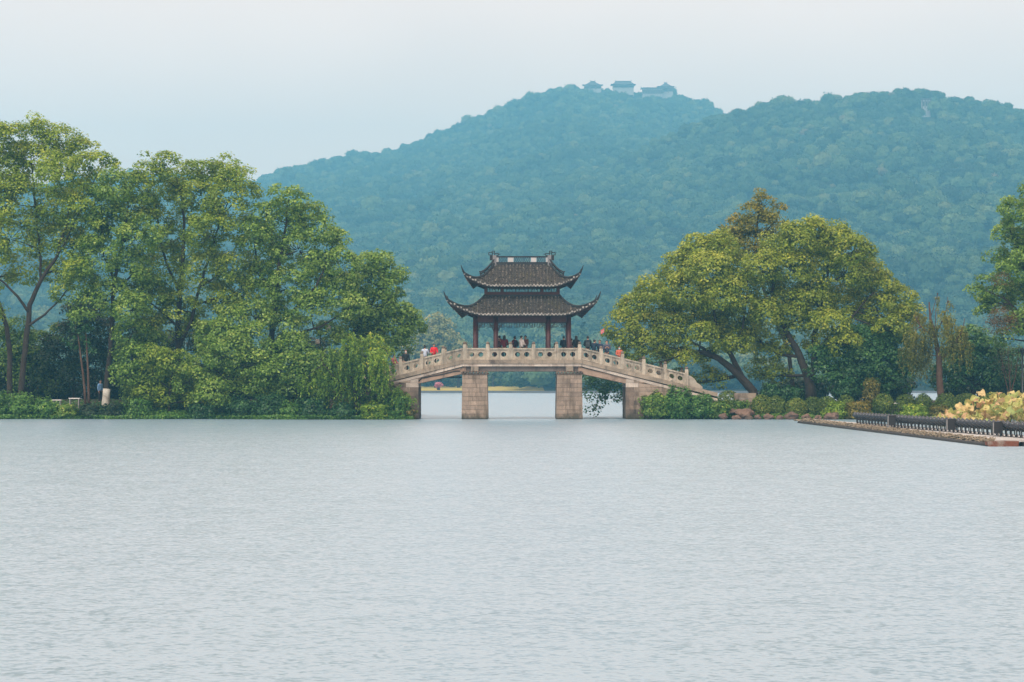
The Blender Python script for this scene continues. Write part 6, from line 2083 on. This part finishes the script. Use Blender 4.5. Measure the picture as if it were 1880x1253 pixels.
person('person in a patterned brown waistcoat facing the one in white', 965, 617, RM + 0.5, R(-40), (0.20, 0.10, 0.085), arms='hold', hair='short')
person('person in a navy coat standing alone between pavilion columns', 1035, 618, RM - 0.6, R(175), NAVY, arms='hold')
person('person in a dull grey-pink jacket half hidden behind the end column', 1049, 622, RM + 1.2, R(160), (0.20, 0.13, 0.13), arms='down', hair='short')
person('person with long black hair and black coat beside the end column', 1058, 617.5, RM - 0.4, R(190), BLACK, arms='hold', hair='long')
p12 = person('person in dark teal with a grey backpack at the top of the ramp', 1079, 618, RF + 0.3, R(180), (0.010, 0.026, 0.038), arms='hold')
backpack('grey-black backpack worn by the person in dark teal', p12, (0.035, 0.045, 0.05))
person('person in dark blue leaning on the rail at the top of the ramp', 1090, 624, RF, R(150), (0.008, 0.028, 0.055), arms='rail', hair='short', lean=0.15)
pf = person('brown-haired person with lit face holding up a small pink flag', 1101, 625, RM - 0.2, R(-20), (0.03, 0.06, 0.12), arms='flag', hair='short', hairm=M_HAIRB)
person('person in a slate-blue jacket looking at a phone on the ramp', 1114, 626, RF, R(0), (0.055, 0.065, 0.105), arms='phone', trousers=(0.015, 0.035, 0.05))
person('person in a coral jacket with a pale blue face mask on the ramp', 1137, 637, RF, R(8), (0.55, 0.13, 0.07), arms='hold', mask=(0.45, 0.72, 0.80), hair='short', hairm=M_HAIRB)
pq = P(184, 683, 168.6)
person('person in a light blue coat beside the lime-washed tree trunk', 184, 683, 168.6, R(60), (0.22, 0.42, 0.72), arms='down', feet=bank_z(pq.x, 168.6), H=1.6, hair='short', group='people on the bank')
# the flag: a staff in the right hand of its bearer
k_ = 1.0
h = pf.matrix_basis @ Vector((-0.19, -0.29, 1.58))
fl = empty('flag', h); tag(fl, 'small pink flag with a white stripe held up above the ramp crowd', 'flag')
tip = P(1106, 609, h.y) - h
MB().tube([(0, 0, -0.25), (0, 0, 0.0), (tip.x * 0.75, tip.y, tip.z + 0.08)], 0.010, 6).build('staff', M_STEEL, fl)
M_PINKF = plain('pink_flag_cloth', (0.75, 0.16, 0.16), 0.8)
vs = []
NX = 7
for j in range(3):
    for i in range(NX):
        t = i / (NX - 1)
        vs.append((tip.x * 0.75 + 0.24 * t, tip.y + 0.03 * math.sin(t * 7), tip.z + 0.06 - 0.13 * j + 0.16 * t))
fs = [(j * NX + i, j * NX + i + 1, (j + 1) * NX + i + 1, (j + 1) * NX + i) for j in range(2) for i in range(NX - 1)]
MB().add(vs, fs, True).build('cloth', M_PINKF, fl)
st_ = []
for i in range(NX):
    t = i / (NX - 1)
    y = tip.y + 0.03 * math.sin(t * 7) - 0.006
    for z in (-0.05, -0.09):
        st_.append((tip.x * 0.75 + 0.24 * t, y, tip.z + z + 0.16 * t))
MB().add(st_, [(2 * i, 2 * i + 2, 2 * i + 3, 2 * i + 1) for i in range(NX - 1)], True).build('stripe', M_WHITE, fl)
